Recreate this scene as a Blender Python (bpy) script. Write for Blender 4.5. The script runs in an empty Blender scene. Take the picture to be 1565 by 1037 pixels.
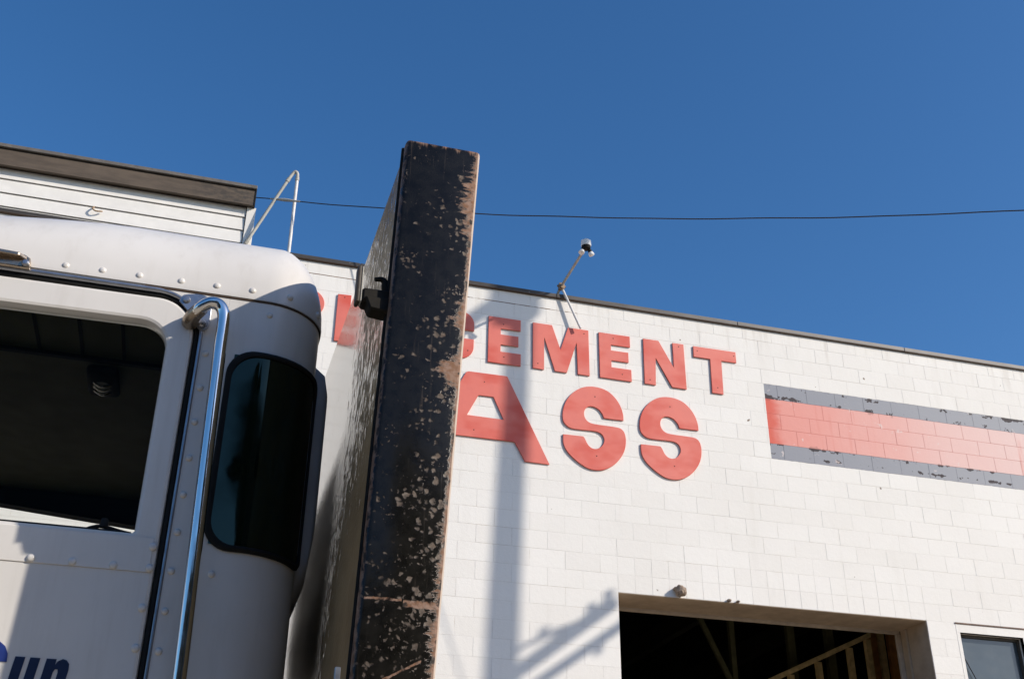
import bpy, bmesh, math, random
from mathutils import Vector, Matrix, noise

scene = bpy.context.scene
col = scene.collection
random.seed(7)
R = math.radians

# ------------------------------------------------------------------ camera
CAM = Vector((0.0, 0.0, 1.6))
PITCH, ROLL, YAW, FOCAL = 0.498925623, 0.010794031, 0.270751356, 1719.55755
fw = Vector((math.sin(YAW)*math.cos(PITCH), math.cos(YAW)*math.cos(PITCH), math.sin(PITCH)))
r0 = Vector((math.cos(YAW), -math.sin(YAW), 0))
u0 = r0.cross(fw)
cr = math.cos(ROLL)*r0 + math.sin(ROLL)*u0
cu = -math.sin(ROLL)*r0 + math.cos(ROLL)*u0
cam_data = bpy.data.cameras.new('camera')
cam_data.sensor_width = 36.0
cam_data.lens = FOCAL/1565*36.0
cam_data.clip_start = 0.05
cam_data.clip_end = 2000
cam = bpy.data.objects.new('camera', cam_data)
col.objects.link(cam)
M = Matrix((cr, cu, -fw)).transposed().to_4x4()
M.translation = CAM
cam.matrix_world = M
scene.camera = cam

# ------------------------------------------------------------------ sky and sun
SUN_DIR = Vector((1.28, -1.0, 0.883)).normalized()          # towards the sun
world = bpy.data.worlds.new('World')
scene.world = world
world.use_nodes = True
wn = world.node_tree.nodes
bg = wn['Background']
sky = wn.new('ShaderNodeTexSky')
sky.sky_type = 'NISHITA'
sky.sun_disc = False
sky.sun_elevation = math.asin(SUN_DIR.z)
sky.sun_rotation = math.atan2(SUN_DIR.x, SUN_DIR.y)
sky.altitude = 0
sky.air_density = 1.0
sky.dust_density = 0.9
sky.ozone_density = 4.5
hsv = wn.new('ShaderNodeHueSaturation')
hsv.inputs['Hue'].default_value = 0.5015
hsv.inputs['Saturation'].default_value = 1.20
world.node_tree.links.new(sky.outputs[0], hsv.inputs['Color'])
world.node_tree.links.new(hsv.outputs[0], bg.inputs[0])
bg.inputs[1].default_value = 0.128

sun_data = bpy.data.lights.new('sun', 'SUN')
sun_data.energy = 3.6
sun_data.angle = R(0.53)
sun_data.color = (1.0, 0.915, 0.80)
sun = bpy.data.objects.new('sun', sun_data)
col.objects.link(sun)
sun.rotation_euler = SUN_DIR.to_track_quat('Z', 'Y').to_euler()
sun.location = (20, -12, 20)

scene.view_settings.view_transform = 'Standard'
scene.view_settings.look = 'None'
scene.view_settings.gamma = 1
scene.view_settings.use_curve_mapping = False
scene.view_settings.exposure = 0.28

# ------------------------------------------------------------------ material helpers
class NT:
    """Small helper round a material's node tree."""
    def __init__(self, name):
        self.m = bpy.data.materials.new(name)
        self.m.use_nodes = True
        self.t = self.m.node_tree
        self.b = self.t.nodes['Principled BSDF']
    def n(self, kind, **kw):
        nd = self.t.nodes.new(kind)
        for k, v in kw.items():
            setattr(nd, k, v)
        return nd
    def link(self, a, b):
        self.t.links.new(a, b)
    def put(self, sock, v):
        if isinstance(v, bpy.types.NodeSocket):
            self.link(v, sock)
        elif isinstance(v, (tuple, list)) and len(v) == 3 and len(sock.default_value) == 4:
            sock.default_value = (*v, 1)
        else:
            sock.default_value = v
    def math(self, op, a, b=None, c=None, clamp=False):
        nd = self.n('ShaderNodeMath', operation=op, use_clamp=clamp)
        for i, v in enumerate((a, b, c)):
            if v is not None:
                self.put(nd.inputs[i], v)
        return nd.outputs[0]
    def mix(self, fac, a, b, blend='MIX'):
        nd = self.n('ShaderNodeMix', data_type='RGBA', blend_type=blend)
        self.put(nd.inputs[0], fac)
        self.put(nd.inputs[6], a)
        self.put(nd.inputs[7], b)
        return nd.outputs[2]
    def noise(self, vec, scale, detail=4, rough=0.55, dist=0.0):
        nd = self.n('ShaderNodeTexNoise')
        self.link(vec, nd.inputs['Vector'])
        nd.inputs['Scale'].default_value = scale
        nd.inputs['Detail'].default_value = detail
        nd.inputs['Roughness'].default_value = rough
        nd.inputs['Distortion'].default_value = dist
        return nd.outputs['Fac']
    def step(self, v, lo, hi, to0=0.0, to1=1.0):
        nd = self.n('ShaderNodeMapRange', interpolation_type='SMOOTHSTEP')
        self.put(nd.inputs['Value'], v)
        for k, x in (('From Min', lo), ('From Max', hi), ('To Min', to0), ('To Max', to1)):
            self.put(nd.inputs[k], x)
        return nd.outputs[0]
    def pos(self):
        return self.n('ShaderNodeNewGeometry').outputs['Position']
    def obj(self):
        return self.n('ShaderNodeTexCoord').outputs['Object']
    def xyz(self, v):
        nd = self.n('ShaderNodeSeparateXYZ')
        self.link(v, nd.inputs[0])
        return nd.outputs
    def vec(self, x, y, z):
        nd = self.n('ShaderNodeCombineXYZ')
        for i, v in enumerate((x, y, z)):
            self.put(nd.inputs[i], v)
        return nd.outputs[0]
    def scaled(self, v, s):
        nd = self.n('ShaderNodeVectorMath', operation='MULTIPLY')
        self.link(v, nd.inputs[0])
        nd.inputs[1].default_value = s
        return nd.outputs[0]
    def bump(self, h, strength, dist):
        nd = self.n('ShaderNodeBump')
        nd.inputs['Strength'].default_value = strength
        nd.inputs['Distance'].default_value = dist
        self.link(h, nd.inputs['Height'])
        self.link(nd.outputs[0], self.b.inputs['Normal'])
    def set(self, **kw):
        for k, v in kw.items():
            self.put(self.b.inputs[k.replace('_', ' ')], v)
        return self.m

def simple(name, color, rough=0.6, metal=0.0, var=0.12, scale=6.0, bump=0.0, coat=0.0, spec=0.5):
    """Plain procedural material: colour with gentle mottling and fine relief."""
    t = NT(name)
    o = t.obj()
    f = t.noise(o, scale, 5, 0.6)
    dark = tuple(c*(1-var) for c in color)
    lite = tuple(min(1, c*(1+var)) for c in color)
    t.set(Base_Color=t.mix(t.step(f, 0.3, 0.7), dark, lite), Metallic=metal, Coat_Weight=coat, Coat_Roughness=0.06)
    t.b.inputs['Specular IOR Level'].default_value = spec
    t.set(Roughness=t.step(t.noise(o, scale*2.3, 3), 0.25, 0.75, max(0.0, rough-0.06), rough+0.06))
    if bump:
        t.bump(t.noise(o, scale*12, 4), bump, 0.004)
    return t.m

C8 = 0.2032                         # one block course
Z0 = 8.7430                         # top of the first course
D = 11.3957                         # face of the block wall
PX = 4.404                          # a head joint of the odd courses
BAND_X = 6.459                      # left end of the painted band
ZJ = lambda j: Z0 - C8*j

def wall_material():
    t = NT('painted_block')
    p = t.pos()
    x, y, z = t.xyz(p)
    # per block tint from the course and block number
    rowf = t.math('FLOOR', t.math('DIVIDE', t.math('SUBTRACT', Z0, z), C8))
    par = t.math('MODULO', t.math('ADD', rowf, 1.0), 2.0)
    colf = t.math('FLOOR', t.math('DIVIDE', t.math('SUBTRACT', t.math('SUBTRACT', x, PX), t.math('MULTIPLY', par, C8)), 2*C8))
    wnz = t.n('ShaderNodeTexWhiteNoise', noise_dimensions='2D')
    t.link(t.vec(colf, rowf, 0.0), wnz.inputs['Vector'])
    tint = wnz.outputs['Value']
    big = t.noise(p, 0.7, 4, 0.6)
    fine = t.noise(p, 22, 4, 0.65)
    stain = t.step(t.noise(t.scaled(p, (3.0, 3.0, 0.5)), 1.6, 4, 0.6), 0.55, 0.8)
    white = t.mix(t.step(tint, 0, 1), (0.765, 0.735, 0.69), (0.795, 0.768, 0.725))
    white = t.mix(t.math('MULTIPLY', t.step(big, 0.35, 0.7), 0.4), white, (0.72, 0.69, 0.64))
    white = t.mix(t.math('MULTIPLY', stain, 0.25), white, (0.62, 0.58, 0.52))
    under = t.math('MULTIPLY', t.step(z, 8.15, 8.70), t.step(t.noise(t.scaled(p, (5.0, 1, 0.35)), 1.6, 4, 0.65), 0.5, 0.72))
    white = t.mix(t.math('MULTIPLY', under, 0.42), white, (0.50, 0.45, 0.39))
    # dirt specks
    speck = t.step(t.noise(p, 9.0, 2, 0.5), 0.775, 0.80)
    white = t.mix(speck, white, (0.22, 0.17, 0.13))
    # joints: gathered dirt where the face is recessed
    rec = t.step(y, D-0.0009, D-0.0002)
    jn = t.step(t.noise(t.scaled(p, (0.8, 1, 5.0)), 1.7, 4, 0.6), 0.5, 0.68)
    jcol = t.mix(jn, (0.77, 0.74, 0.70), (0.62, 0.56, 0.49))
    white = t.mix(rec, white, jcol)
    # cracked first bed joint, open towards the left
    cr1 = t.math('MULTIPLY', t.math('LESS_THAN', t.math('ABSOLUTE', t.math('SUBTRACT', z, ZJ(1))), 0.0055),
                 t.step(t.noise(t.scaled(p, (1, 1, 0.1)), 1.1, 5, 0.7), t.step(x, 2, 8, 0.42, 0.62), t.step(x, 2, 8, 0.5, 0.66)))
    white = t.mix(cr1, white, (0.20, 0.13, 0.09))
    # painted band
    wob = t.math('MULTIPLY', t.math('SUBTRACT', t.noise(p, 14, 3), 0.5), 0.012)
    zz = t.math('ADD', z, wob)
    xin = t.math('GREATER_THAN', t.math('ADD', x, t.math('MULTIPLY', wob, 0.5)), BAND_X)
    inband = t.math('MULTIPLY', xin, t.math('MULTIPLY', t.math('LESS_THAN', zz, ZJ(4)), t.math('GREATER_THAN', zz, ZJ(9))))
    isred = t.math('MULTIPLY', t.math('LESS_THAN', zz, ZJ(5)), t.math('GREATER_THAN', zz, ZJ(8)))
    fade = t.math('ADD', t.step(x, 6.3, 10.2, 0.0, 0.92), t.math('MULTIPLY', t.math('SUBTRACT', big, 0.5), 0.5), clamp=True)
    red = t.mix(fade, (0.71, 0.29, 0.245), (0.74, 0.545, 0.505))
    fresh = t.math('MULTIPLY', t.step(t.math('ADD', x, t.math('MULTIPLY', t.math('SUBTRACT', t.noise(t.scaled(p, (1, 1, 2.2)), 3.0, 3), 0.5), 0.25)), BAND_X+0.05, BAND_X+0.22, 1.0, 0.0), 0.9)
    red = t.mix(fresh, red, (0.62, 0.105, 0.07))
    drip = t.math('MULTIPLY', t.step(t.noise(t.scaled(p, (9.0, 1, 0.5)), 1.0, 3, 0.6), 0.56, 0.75), t.step(t.noise(p, 0.9, 2), 0.4, 0.65))
    red = t.mix(t.math('MULTIPLY', drip, 0.6), red, (0.62, 0.16, 0.12))
    red = t.mix(t.math('MULTIPLY', rec, 0.8), red, (0.55, 0.12, 0.09))
    gfade = t.math('ADD', t.math('MULTIPLY', big, 0.4), t.step(x, 6.4, 10.4, 0.1, 0.6), clamp=True)
    grey = t.mix(gfade, (0.235, 0.245, 0.28), (0.36, 0.365, 0.39))
    grey = t.mix(t.math('MULTIPLY', rec, 0.6), grey, (0.12, 0.12, 0.14))
    band = t.mix(isred, grey, red)
    # flaked paint along the edges of the two grey courses, dark block beneath
    def near(zc, w):
        return t.step(t.math('ABSOLUTE', t.math('SUBTRACT', z, zc)), 0.0, w, 1.0, 0.0)
    edges = t.math('MAXIMUM', t.math('MAXIMUM', near(ZJ(4)-0.02, 0.10), near(ZJ(5)+0.02, 0.10)), t.math('MAXIMUM', near(ZJ(8)-0.01, 0.07), near(ZJ(9)+0.06, 0.06)))
    fl = t.math('ADD', t.noise(p, 7.5, 5, 0.65), t.math('MULTIPLY', edges, 0.29))
    fl = t.math('ADD', fl, t.math('MULTIPLY', t.step(t.noise(p, 1.3, 2), 0.48, 0.66), 0.13))
    flake = t.step(fl, 0.845, 0.87)
    band = t.mix(t.math('MULTIPLY', flake, t.math('SUBTRACT', 1.0, t.math('MULTIPLY', isred, 0.7))), band, (0.05, 0.04, 0.045))
    pale = t.step(t.noise(p, 9, 5, 0.65), 0.66, 0.69)
    band = t.mix(t.math('MULTIPLY', pale, 0.6), band, (0.70, 0.60, 0.57))
    t.set(Base_Color=t.mix(inband, white, band), Roughness=0.72)
    t.b.inputs['Specular IOR Level'].default_value = 0.3
    t.bump(t.math('ADD', fine, t.math('MULTIPLY', t.noise(p, 90, 2), 0.5)), 0.35, 0.005)
    return t.m

def letter_material():
    t = NT('faded_red_letter_paint')
    p = t.pos()
    x, y, z = t.xyz(p)
    blot = t.noise(t.scaled(p, (0.8, 1, 1.5)), 1.7, 3, 0.55)
    mid = t.noise(p, 6, 4, 0.6)
    c = t.mix(t.step(blot, 0.38, 0.58), (0.60, 0.080, 0.050), (0.67, 0.155, 0.115))
    c = t.mix(t.math('MULTIPLY', t.step(mid, 0.45, 0.75), 0.35), c, (0.58, 0.13, 0.11))
    chip = t.step(t.noise(p, 16, 3, 0.6), 0.745, 0.76)
    c = t.mix(t.math('MULTIPLY', chip, 0.55), c, (0.66, 0.38, 0.34))
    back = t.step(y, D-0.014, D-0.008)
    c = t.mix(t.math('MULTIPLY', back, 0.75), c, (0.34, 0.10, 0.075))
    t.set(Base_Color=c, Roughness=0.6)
    t.bump(t.noise(p, 40, 4), 0.2, 0.003)
    return t.m

def rust_plate_material():
    """Blue-black paint worn to pale primer spots and brown rust; local x 0..0.16 across, z up."""
    t = NT('worn_black_paint')
    o = t.obj()
    x, y, z = t.xyz(o)
    # width coordinate 0..1 across the tapering face
    u = t.math('DIVIDE', t.math('SUBTRACT', x, t.math('MULTIPLY', z, 0.0278)), t.math('MULTIPLY_ADD', z, 0.0190, 0.1182))
    warp = t.noise(o, 34, 4, 0.6)
    n1 = t.noise(o, 95, 3, 0.55)
    n2 = t.noise(o, 46, 4, 0.55)
    n3 = t.noise(t.scaled(o, (1.6, 1, 0.35)), 60, 4, 0.6)
    dens = t.noise(o, 11, 4, 0.6)
    low = t.step(z, 0.2, 1.7, 1.0, 0.0)
    # round primer spots
    vo = t.n('ShaderNodeTexVoronoi', feature='F1')
    dist = t.n('ShaderNodeVectorMath', operation='ADD')
    t.link(o, dist.inputs[0])
    off = t.vec(t.math('MULTIPLY', t.math('SUBTRACT', n1, 0.5), 0.020), 0.0, t.math('MULTIPLY', t.math('SUBTRACT', n2, 0.5), 0.026))
    t.link(off, dist.inputs[1])
    t.link(t.scaled(dist.outputs[0], (1, 0.001, 1)), vo.inputs['Vector'])
    vo.inputs['Scale'].default_value = 84
    pick = t.xyz(vo.outputs['Color'])[0]
    size = t.math('MULTIPLY', pick, t.step(t.math('ADD', t.math('ADD', dens, t.math('MULTIPLY', u, 0.10)), t.math('MULTIPLY', low, 0.14)), 0.46, 0.74, 0.11, 0.64))
    spots = t.step(t.math('SUBTRACT', size, vo.outputs['Distance']), -0.10, 0.16)
    vo2 = t.n('ShaderNodeTexVoronoi', feature='F1')
    t.link(t.scaled(dist.outputs[0], (1, 0.001, 1)), vo2.inputs['Vector'])
    vo2.inputs['Scale'].default_value = 230
    pk2 = t.xyz(vo2.outputs['Color'])[1]
    sz2 = t.math('MULTIPLY', t.step(pk2, 0.55, 1.0), t.step(t.noise(o, 14, 3), t.math('MULTIPLY_ADD', low, -0.10, 0.50), t.math('MULTIPLY_ADD', low, -0.08, 0.70), 0.0, 0.46))
    spots2 = t.step(t.math('SUBTRACT', sz2, vo2.outputs['Distance']), -0.12, 0.18)
    # right hand edge rubbed through to rust, in jagged sideways scratches
    jag = t.noise(t.scaled(o, (0.45, 1, 1.5)), 55, 6, 0.75)
    wear = t.math('ADD', u, t.math('MULTIPLY', t.math('SUBTRACT', jag, 0.5), 0.85))
    patch = t.noise(t.scaled(o, (0.3, 1, 1.0)), 5.0, 2, 0.5)
    def hump(zc, w, k):
        return t.step(t.math('ABSOLUTE', t.math('SUBTRACT', z, zc)), 0.0, w, k, 0.0)
    for h in (hump(1.76, 0.10, 0.14), hump(1.49, 0.07, 0.22), hump(1.375, 0.06, 0.34), hump(0.92, 0.22, 0.07)):
        wear = t.math('ADD', wear, h)
    edge = t.step(t.math('ADD', wear, t.math('MULTIPLY', t.math('SUBTRACT', patch, 0.5), 0.42)), 0.955, 1.06)
    # top and left lips, long vertical runs
    top = t.step(t.math('ADD', z, t.math('MULTIPLY', t.math('SUBTRACT', t.noise(t.scaled(o, (2.2, 1, 0.3)), 40, 4), 0.5), 0.06)), 1.872, 1.887)
    lip = t.step(t.math('SUBTRACT', u, t.math('MULTIPLY', n2, 0.10)), -0.045, -0.02, 0.8, 0.0)
    runs = t.math('MULTIPLY', t.step(n3, 0.71, 0.73), t.step(dens, 0.42, 0.55))
    rustm = t.math('MAXIMUM', t.math('MAXIMUM', edge, top), t.math('MULTIPLY', runs, 0.9))
    rustm = t.math('MAXIMUM', rustm, lip)
    margin = t.step(t.math('ADD', u, t.math('MULTIPLY', t.math('SUBTRACT', t.noise(o, 120, 5, 0.7), 0.5), 0.16)), 0.905, 0.955)
    def bar(zc, slope, w, u0, u1):
        zz_ = t.math('ADD', t.math('SUBTRACT', z, t.math('MULTIPLY', u, slope)), t.math('MULTIPLY', t.math('SUBTRACT', n1, 0.5), 0.006))
        inside = t.math('MULTIPLY', t.math('GREATER_THAN', u, u0), t.math('LESS_THAN', u, u1))
        return t.math('MULTIPLY', t.step(t.math('ABSOLUTE', t.math('SUBTRACT', zz_, zc)), w*0.6, w, 1.0, 0.0), inside)
    knocks = t.math('MAXIMUM', bar(0.945, 0.0, 0.007, 0.52, 0.95), t.math('MAXIMUM', bar(0.95, 0.0, 0.0025, 0.05, 0.5), bar(0.795, 0.075, 0.0025, 0.35, 0.8)))
    rustm = t.math('MAXIMUM', rustm, t.math('MAXIMUM', t.math('MULTIPLY', margin, 0.85), t.math('MULTIPLY', knocks, t.step(n2, 0.36, 0.5))))
    grey = t.math('MULTIPLY', t.math('MAXIMUM', spots, t.math('MULTIPLY', spots2, 0.8)), t.step(t.noise(o, 70, 4, 0.65), 0.30, 0.60, 0.25, 1.0))
    streak = t.math('MULTIPLY', t.step(t.noise(t.scaled(o, (2.4, 1, 0.12)), 55, 4, 0.6), 0.58, 0.74), t.step(t.noise(o, 6, 3), 0.4, 0.65, 0.0, 0.35))
    grey = t.math('MAXIMUM', grey, streak)
    paint = t.mix(t.step(warp, 0.3, 0.7), (0.006, 0.0055, 0.0045), (0.013, 0.012, 0.010))
    rust = t.mix(t.step(n1, 0.35, 0.65), (0.20, 0.105, 0.062), (0.28, 0.185, 0.14))
    rust = t.mix(t.step(n2, 0.54, 0.62), rust, (0.035, 0.028, 0.025))
    prim = t.mix(t.step(n1, 0.35, 0.7), (0.12, 0.09, 0.07), (0.22, 0.18, 0.148))
    c = t.mix(grey, paint, prim)
    c = t.mix(rustm, c, rust)
    worn_lit_edge = t.step(t.math('ADD', u, t.math('MULTIPLY', t.math('SUBTRACT', t.noise(t.scaled(o, (1, 1, 0.4)), 50, 4), 0.5), 0.03)), 0.958, 0.972)
    c = t.mix(worn_lit_edge, c, (0.50, 0.41, 0.34))  # rubbed right bevel, its sunlit gleam put into the pale colour
    allm = t.math('MAXIMUM', t.math('MAXIMUM', grey, rustm), worn_lit_edge)
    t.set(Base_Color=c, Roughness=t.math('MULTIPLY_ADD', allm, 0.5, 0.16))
    t.put(t.b.inputs['Specular IOR Level'], t.math('MULTIPLY_ADD', allm, -0.16, 0.26))
    t.bump(t.math('ADD', t.math('MULTIPLY', allm, -0.5), t.math('MULTIPLY', warp, 0.4)), 0.25, 0.003)
    return t.m

def sheet_material():
    """Glossy, slightly orange-peeled dark brown enamel."""
    t = NT('glossy_brown_enamel')
    o = t.obj()
    n = t.noise(o, 9, 3, 0.5)
    peel = t.noise(o, 60, 3, 0.6)
    slow = t.noise(o, 5, 2, 0.5)
    x, y, z = t.xyz(o)
    near = t.step(y, 0.25, 0.75, 1.0, 0.0)
    low = t.step(z, 0.95, 1.45, 1.0, 0.0)
    grain = t.noise(t.scaled(o, (1, 1.3, 0.7)), 38, 5, 0.65)
    worn_in = t.math('ADD', t.math('ADD', grain, t.math('MULTIPLY', near, 0.16)), t.math('MULTIPLY', t.math('MULTIPLY', near, low), 0.25))
    worn_in = t.math('ADD', t.math('SUBTRACT', worn_in, t.step(near, 0.0, 0.6, 0.10, 0.0)), t.step(z, 1.35, 1.75, 0.0, 0.06))
    worn = t.step(worn_in, 0.58, 0.70)
    t.set(Base_Color=t.mix(t.step(n, 0.3, 0.7), (0.22, 0.145, 0.070), (0.30, 0.205, 0.105)), IOR=1.75, Specular_Tint=(1.0, 0.89, 0.73),
          Roughness=t.math('MULTIPLY_ADD', worn, 0.30, 0.05))
    t.put(t.b.inputs['IOR'], t.math('MULTIPLY_ADD', worn, -0.66, 1.75))
    t.bump(t.math('MULTIPLY', t.math('ADD', peel, t.math('MULTIPLY', slow, 0.6)), t.math('MULTIPLY_ADD', near, 0.6, 0.08)), 0.6, 0.005)
    return t.m

def cab_paint_material():
    t = NT('white_cab_paint')
    o = t.obj()
    p = t.pos()
    f = t.noise(p, 3.0, 4, 0.6)
    g = t.noise(p, 40, 3, 0.6)
    c = t.mix(t.step(f, 0.3, 0.7), (0.715, 0.685, 0.64), (0.765, 0.735, 0.69))
    c = t.mix(t.math('MULTIPLY', t.step(g, 0.6, 0.8), 0.15), c, (0.55, 0.53, 0.50))
    film = t.step(t.noise(t.scaled(p, (9, 9, 1.0)), 2.6, 4, 0.65), 0.48, 0.75)
    c = t.mix(t.math('MULTIPLY', film, 0.22), c, (0.50, 0.455, 0.39))
    t.set(Base_Color=c, Roughness=t.step(f, 0.3, 0.7, 0.30, 0.42), Coat_Weight=0.25, Coat_Roughness=0.15)
    t.bump(t.math('ADD', t.noise(p, 2.2, 2), t.math('MULTIPLY', g, 0.01)), 0.2, 0.012)
    return t.m

def coping_material():
    t = NT('weathered_flashing')
    p = t.pos()
    x, y, z = t.xyz(p)
    n = t.noise(t.scaled(p, (1, 1, 6)), 3.0, 5, 0.65)
    f = t.math('ADD', t.step(x, 2.0, 9.5, 0.0, 0.85), t.math('MULTIPLY', t.math('SUBTRACT', n, 0.5), 0.6), clamp=True)
    c = t.mix(f, (0.035, 0.03, 0.028), (0.34, 0.31, 0.28))
    low = t.step(z, 8.700, 8.722, 1.0, 0.0)
    c = t.mix(t.math('MULTIPLY', low, 0.85), c, (0.07, 0.04, 0.025))
    fleck = t.step(t.noise(p, 26, 2), 0.76, 0.78)
    c = t.mix(fleck, c, (0.55, 0.52, 0.48))
    t.set(Base_Color=c, Roughness=0.7)
    return t.m

def fascia_material():
    t = NT('brown_fascia_paint')
    p = t.pos()
    x, y, z = t.xyz(p)
    n = t.noise(t.scaled(p, (0.6, 1, 3)), 5, 5, 0.65)
    c = t.mix(t.step(n, 0.3, 0.7), (0.075, 0.055, 0.038), (0.115, 0.085, 0.06))
    worn = t.math('MULTIPLY', t.step(x, -1.1, -0.3), t.step(t.noise(t.scaled(p, (1, 1, 2.5)), 9, 5, 0.7), 0.42, 0.6))
    c = t.mix(t.math('MULTIPLY', worn, 0.7), c, (0.03, 0.026, 0.022))
    t.set(Base_Color=c, Roughness=0.7)
    return t.m

def asphalt_material():
    t = NT('pale_sandy_concrete')
    p = t.pos()
    c = t.mix(t.step(t.noise(p, 0.5, 4), 0.3, 0.7), (0.35, 0.295, 0.22), (0.43, 0.365, 0.275))
    c = t.mix(t.step(t.noise(p, 60, 3), 0.4, 0.7), c, (0.34, 0.29, 0.22))
    t.set(Base_Color=c, Roughness=0.9)
    t.bump(t.noise(p, 80, 3), 0.4, 0.006)
    return t.m

def pane_material():
    """Clear window glass: mostly transparent with a mirror reflection by Fresnel."""
    t = NT('clear_glass')
    out = t.t.nodes['Material Output']
    tr = t.n('ShaderNodeBsdfTransparent')
    tr.inputs[0].default_value = (0.93, 0.94, 0.92, 1)
    gl = t.n('ShaderNodeBsdfGlossy')
    gl.inputs['Roughness'].default_value = 0.01
    fr = t.n('ShaderNodeFresnel')
    fr.inputs[0].default_value = 1.09
    mx = t.n('ShaderNodeMixShader')
    t.link(fr.outputs[0], mx.inputs[0])
    t.link(tr.outputs[0], mx.inputs[1])
    t.link(gl.outputs[0], mx.inputs[2])
    t.link(mx.outputs[0], out.inputs[0])
    return t.m

def tag_tint(m, c):
    m.node_tree.nodes['Principled BSDF'].inputs['Specular Tint'].default_value = (*c, 1)

MAT = dict(
    wall=wall_material(), letter=letter_material(), rust=rust_plate_material(), sheet=sheet_material(),
    cab=cab_paint_material(), coping=coping_material(), fascia=fascia_material(), asphalt=asphalt_material(),
    pane=pane_material(),
    siding=simple('white_siding_paint', (0.76, 0.73, 0.68), 0.6, var=0.05, scale=4, bump=0.1),
    drip=simple('grey_drip_edge', (0.13, 0.115, 0.10), 0.6, var=0.2, scale=8),
    reveal=simple('taupe_trim_paint', (0.43, 0.325, 0.23), 0.75, var=0.12, scale=5, bump=0.2),
    frame_tan=simple('tan_door_frame', (0.42, 0.35, 0.28), 0.6, var=0.1, scale=9),
    dark_in=simple('near_black_interior', (0.022, 0.022, 0.012), 0.9, var=0.3, scale=1.5),  # near-black colour for the inside of the bay
    dim=simple('dusty_olive_steel', (0.075, 0.072, 0.03), 0.8, var=0.2, scale=6),
    wood=simple('raw_pine_stud', (0.66, 0.50, 0.24), 0.8, var=0.2, scale=12, bump=0.1),
    wood_red=simple('reddish_stained_board', (0.44, 0.20, 0.06), 0.8, var=0.2, scale=10),
    brownline=simple('rusty_lintel', (0.14, 0.085, 0.06), 0.8, var=0.3, scale=20),
    winframe=simple('dark_window_frame', (0.055, 0.045, 0.035), 0.6, var=0.2, scale=20),
    winglass=simple('sky_toned_window_glass', (0.060, 0.075, 0.085), 0.12, var=0.08, scale=3, spec=0.7),  # grey-teal base carries part of the sky reflection in its colour
    mud=simple('dried_mud', (0.27, 0.205, 0.155), 0.95, var=0.3, scale=40, bump=0.6),
    seambrown=simple('brown_seam_sealant', (0.075, 0.045, 0.028), 0.8, var=0.2, scale=30),
    galv=simple('galvanised_pipe', (0.62, 0.60, 0.58), 0.5, 0.0, var=0.1, scale=14),
    galv_dull=simple('dull_pipe', (0.40, 0.385, 0.34), 0.6, 0.0, var=0.15, scale=14),
    fitting=simple('rusty_fitting', (0.30, 0.20, 0.12), 0.7, var=0.4, scale=60),
    lampwhite=simple('white_lamp_enamel', (0.75, 0.74, 0.71), 0.4, var=0.08, scale=20),
    black=simple('black_rubber', (0.011, 0.011, 0.010), 0.7, var=0.2, scale=20, spec=0.25),
    blackpaint=simple('black_steel', (0.014, 0.012, 0.009), 0.7, var=0.3, scale=30, spec=0.2),
    lampbrown=simple('dark_brown_lamp_body', (0.055, 0.042, 0.03), 0.6, var=0.2, scale=40),
    tint=simple('dark_tinted_glass', (0.003, 0.006, 0.004), 0.06, var=0.1, scale=4, spec=0.5),
    chrome=simple('chrome', (0.80, 0.79, 0.77), 0.09, 1.0, var=0.03, scale=12),
    steel=simple('brushed_steel', (0.36, 0.375, 0.41), 0.34, 0.9, var=0.1, scale=30),
    bronze=simple('tarnished_chrome', (0.36, 0.29, 0.22), 0.28, 0.9, var=0.15, scale=20),
    liner=simple('dark_olive_vinyl', (0.036, 0.038, 0.013), 0.8, var=0.15, scale=10, bump=0.1, spec=0.12),
    seam=simple('liner_seam', (0.003, 0.004, 0.0015), 0.9, var=0.2, scale=20, spec=0.1),
    cabin=simple('black_cabin_trim', (0.006, 0.006, 0.004), 0.9, var=0.2, scale=10, spec=0.08),
    greyshell=simple('grey_fibreglass', (0.66, 0.66, 0.67), 0.45, var=0.06, scale=10),
    shaded_blue=simple('shaded_blue_lettering', (0.007, 0.017, 0.060), 0.45, var=0.1, scale=30),  # lettering blue with the shade on the door put into the colour
    sunlit_blue=simple('sunlit_blue_lettering', (0.014, 0.036, 0.20), 0.45, var=0.1, scale=30),  # same lettering blue, lighter where sunlight is put into the colour
    lens=simple('smoked_lens', (0.22, 0.22, 0.19), 0.15, var=0.1, scale=30),
    wire=simple('black_cable', (0.02, 0.022, 0.028), 0.6, var=0.2, scale=20),
    screw=simple('rusty_screw', (0.06, 0.02, 0.015), 0.7, var=0.2, scale=50),
    polewood=simple('weathered_pole_wood', (0.17, 0.12, 0.08), 0.9, var=0.25, scale=6, bump=0.3),
    grey_can=simple('grey_transformer_enamel', (0.36, 0.37, 0.37), 0.5, var=0.1, scale=8),
    ceramic=simple('brown_insulator', (0.16, 0.08, 0.05), 0.3, var=0.1, scale=30),
    street_wall=simple('dark_brown_cladding', (0.055, 0.045, 0.035), 0.85, var=0.2, scale=2),
    street_glass=simple('dark_office_glass', (0.02, 0.022, 0.025), 0.1, var=0.1, scale=3),
    bark=simple('grey_bark', (0.10, 0.075, 0.055), 0.95, var=0.3, scale=12, bump=0.5),
    leaf=simple('deep_green_leaves', (0.035, 0.055, 0.018), 0.7, var=0.4, scale=3),
    tyre=simple('tyre_rubber', (0.018, 0.018, 0.018), 0.85, var=0.2, scale=20),
    rail=simple('chassis_black', (0.02, 0.02, 0.02), 0.6, var=0.3, scale=10),
)

tag_tint(MAT['tint'], (0.75, 1.0, 0.80))

# ------------------------------------------------------------------ object helpers
def woff(o):
    v = Vector((0, 0, 0))
    while o is not None:
        v += o.location
        o = o.parent
    return v

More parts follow.
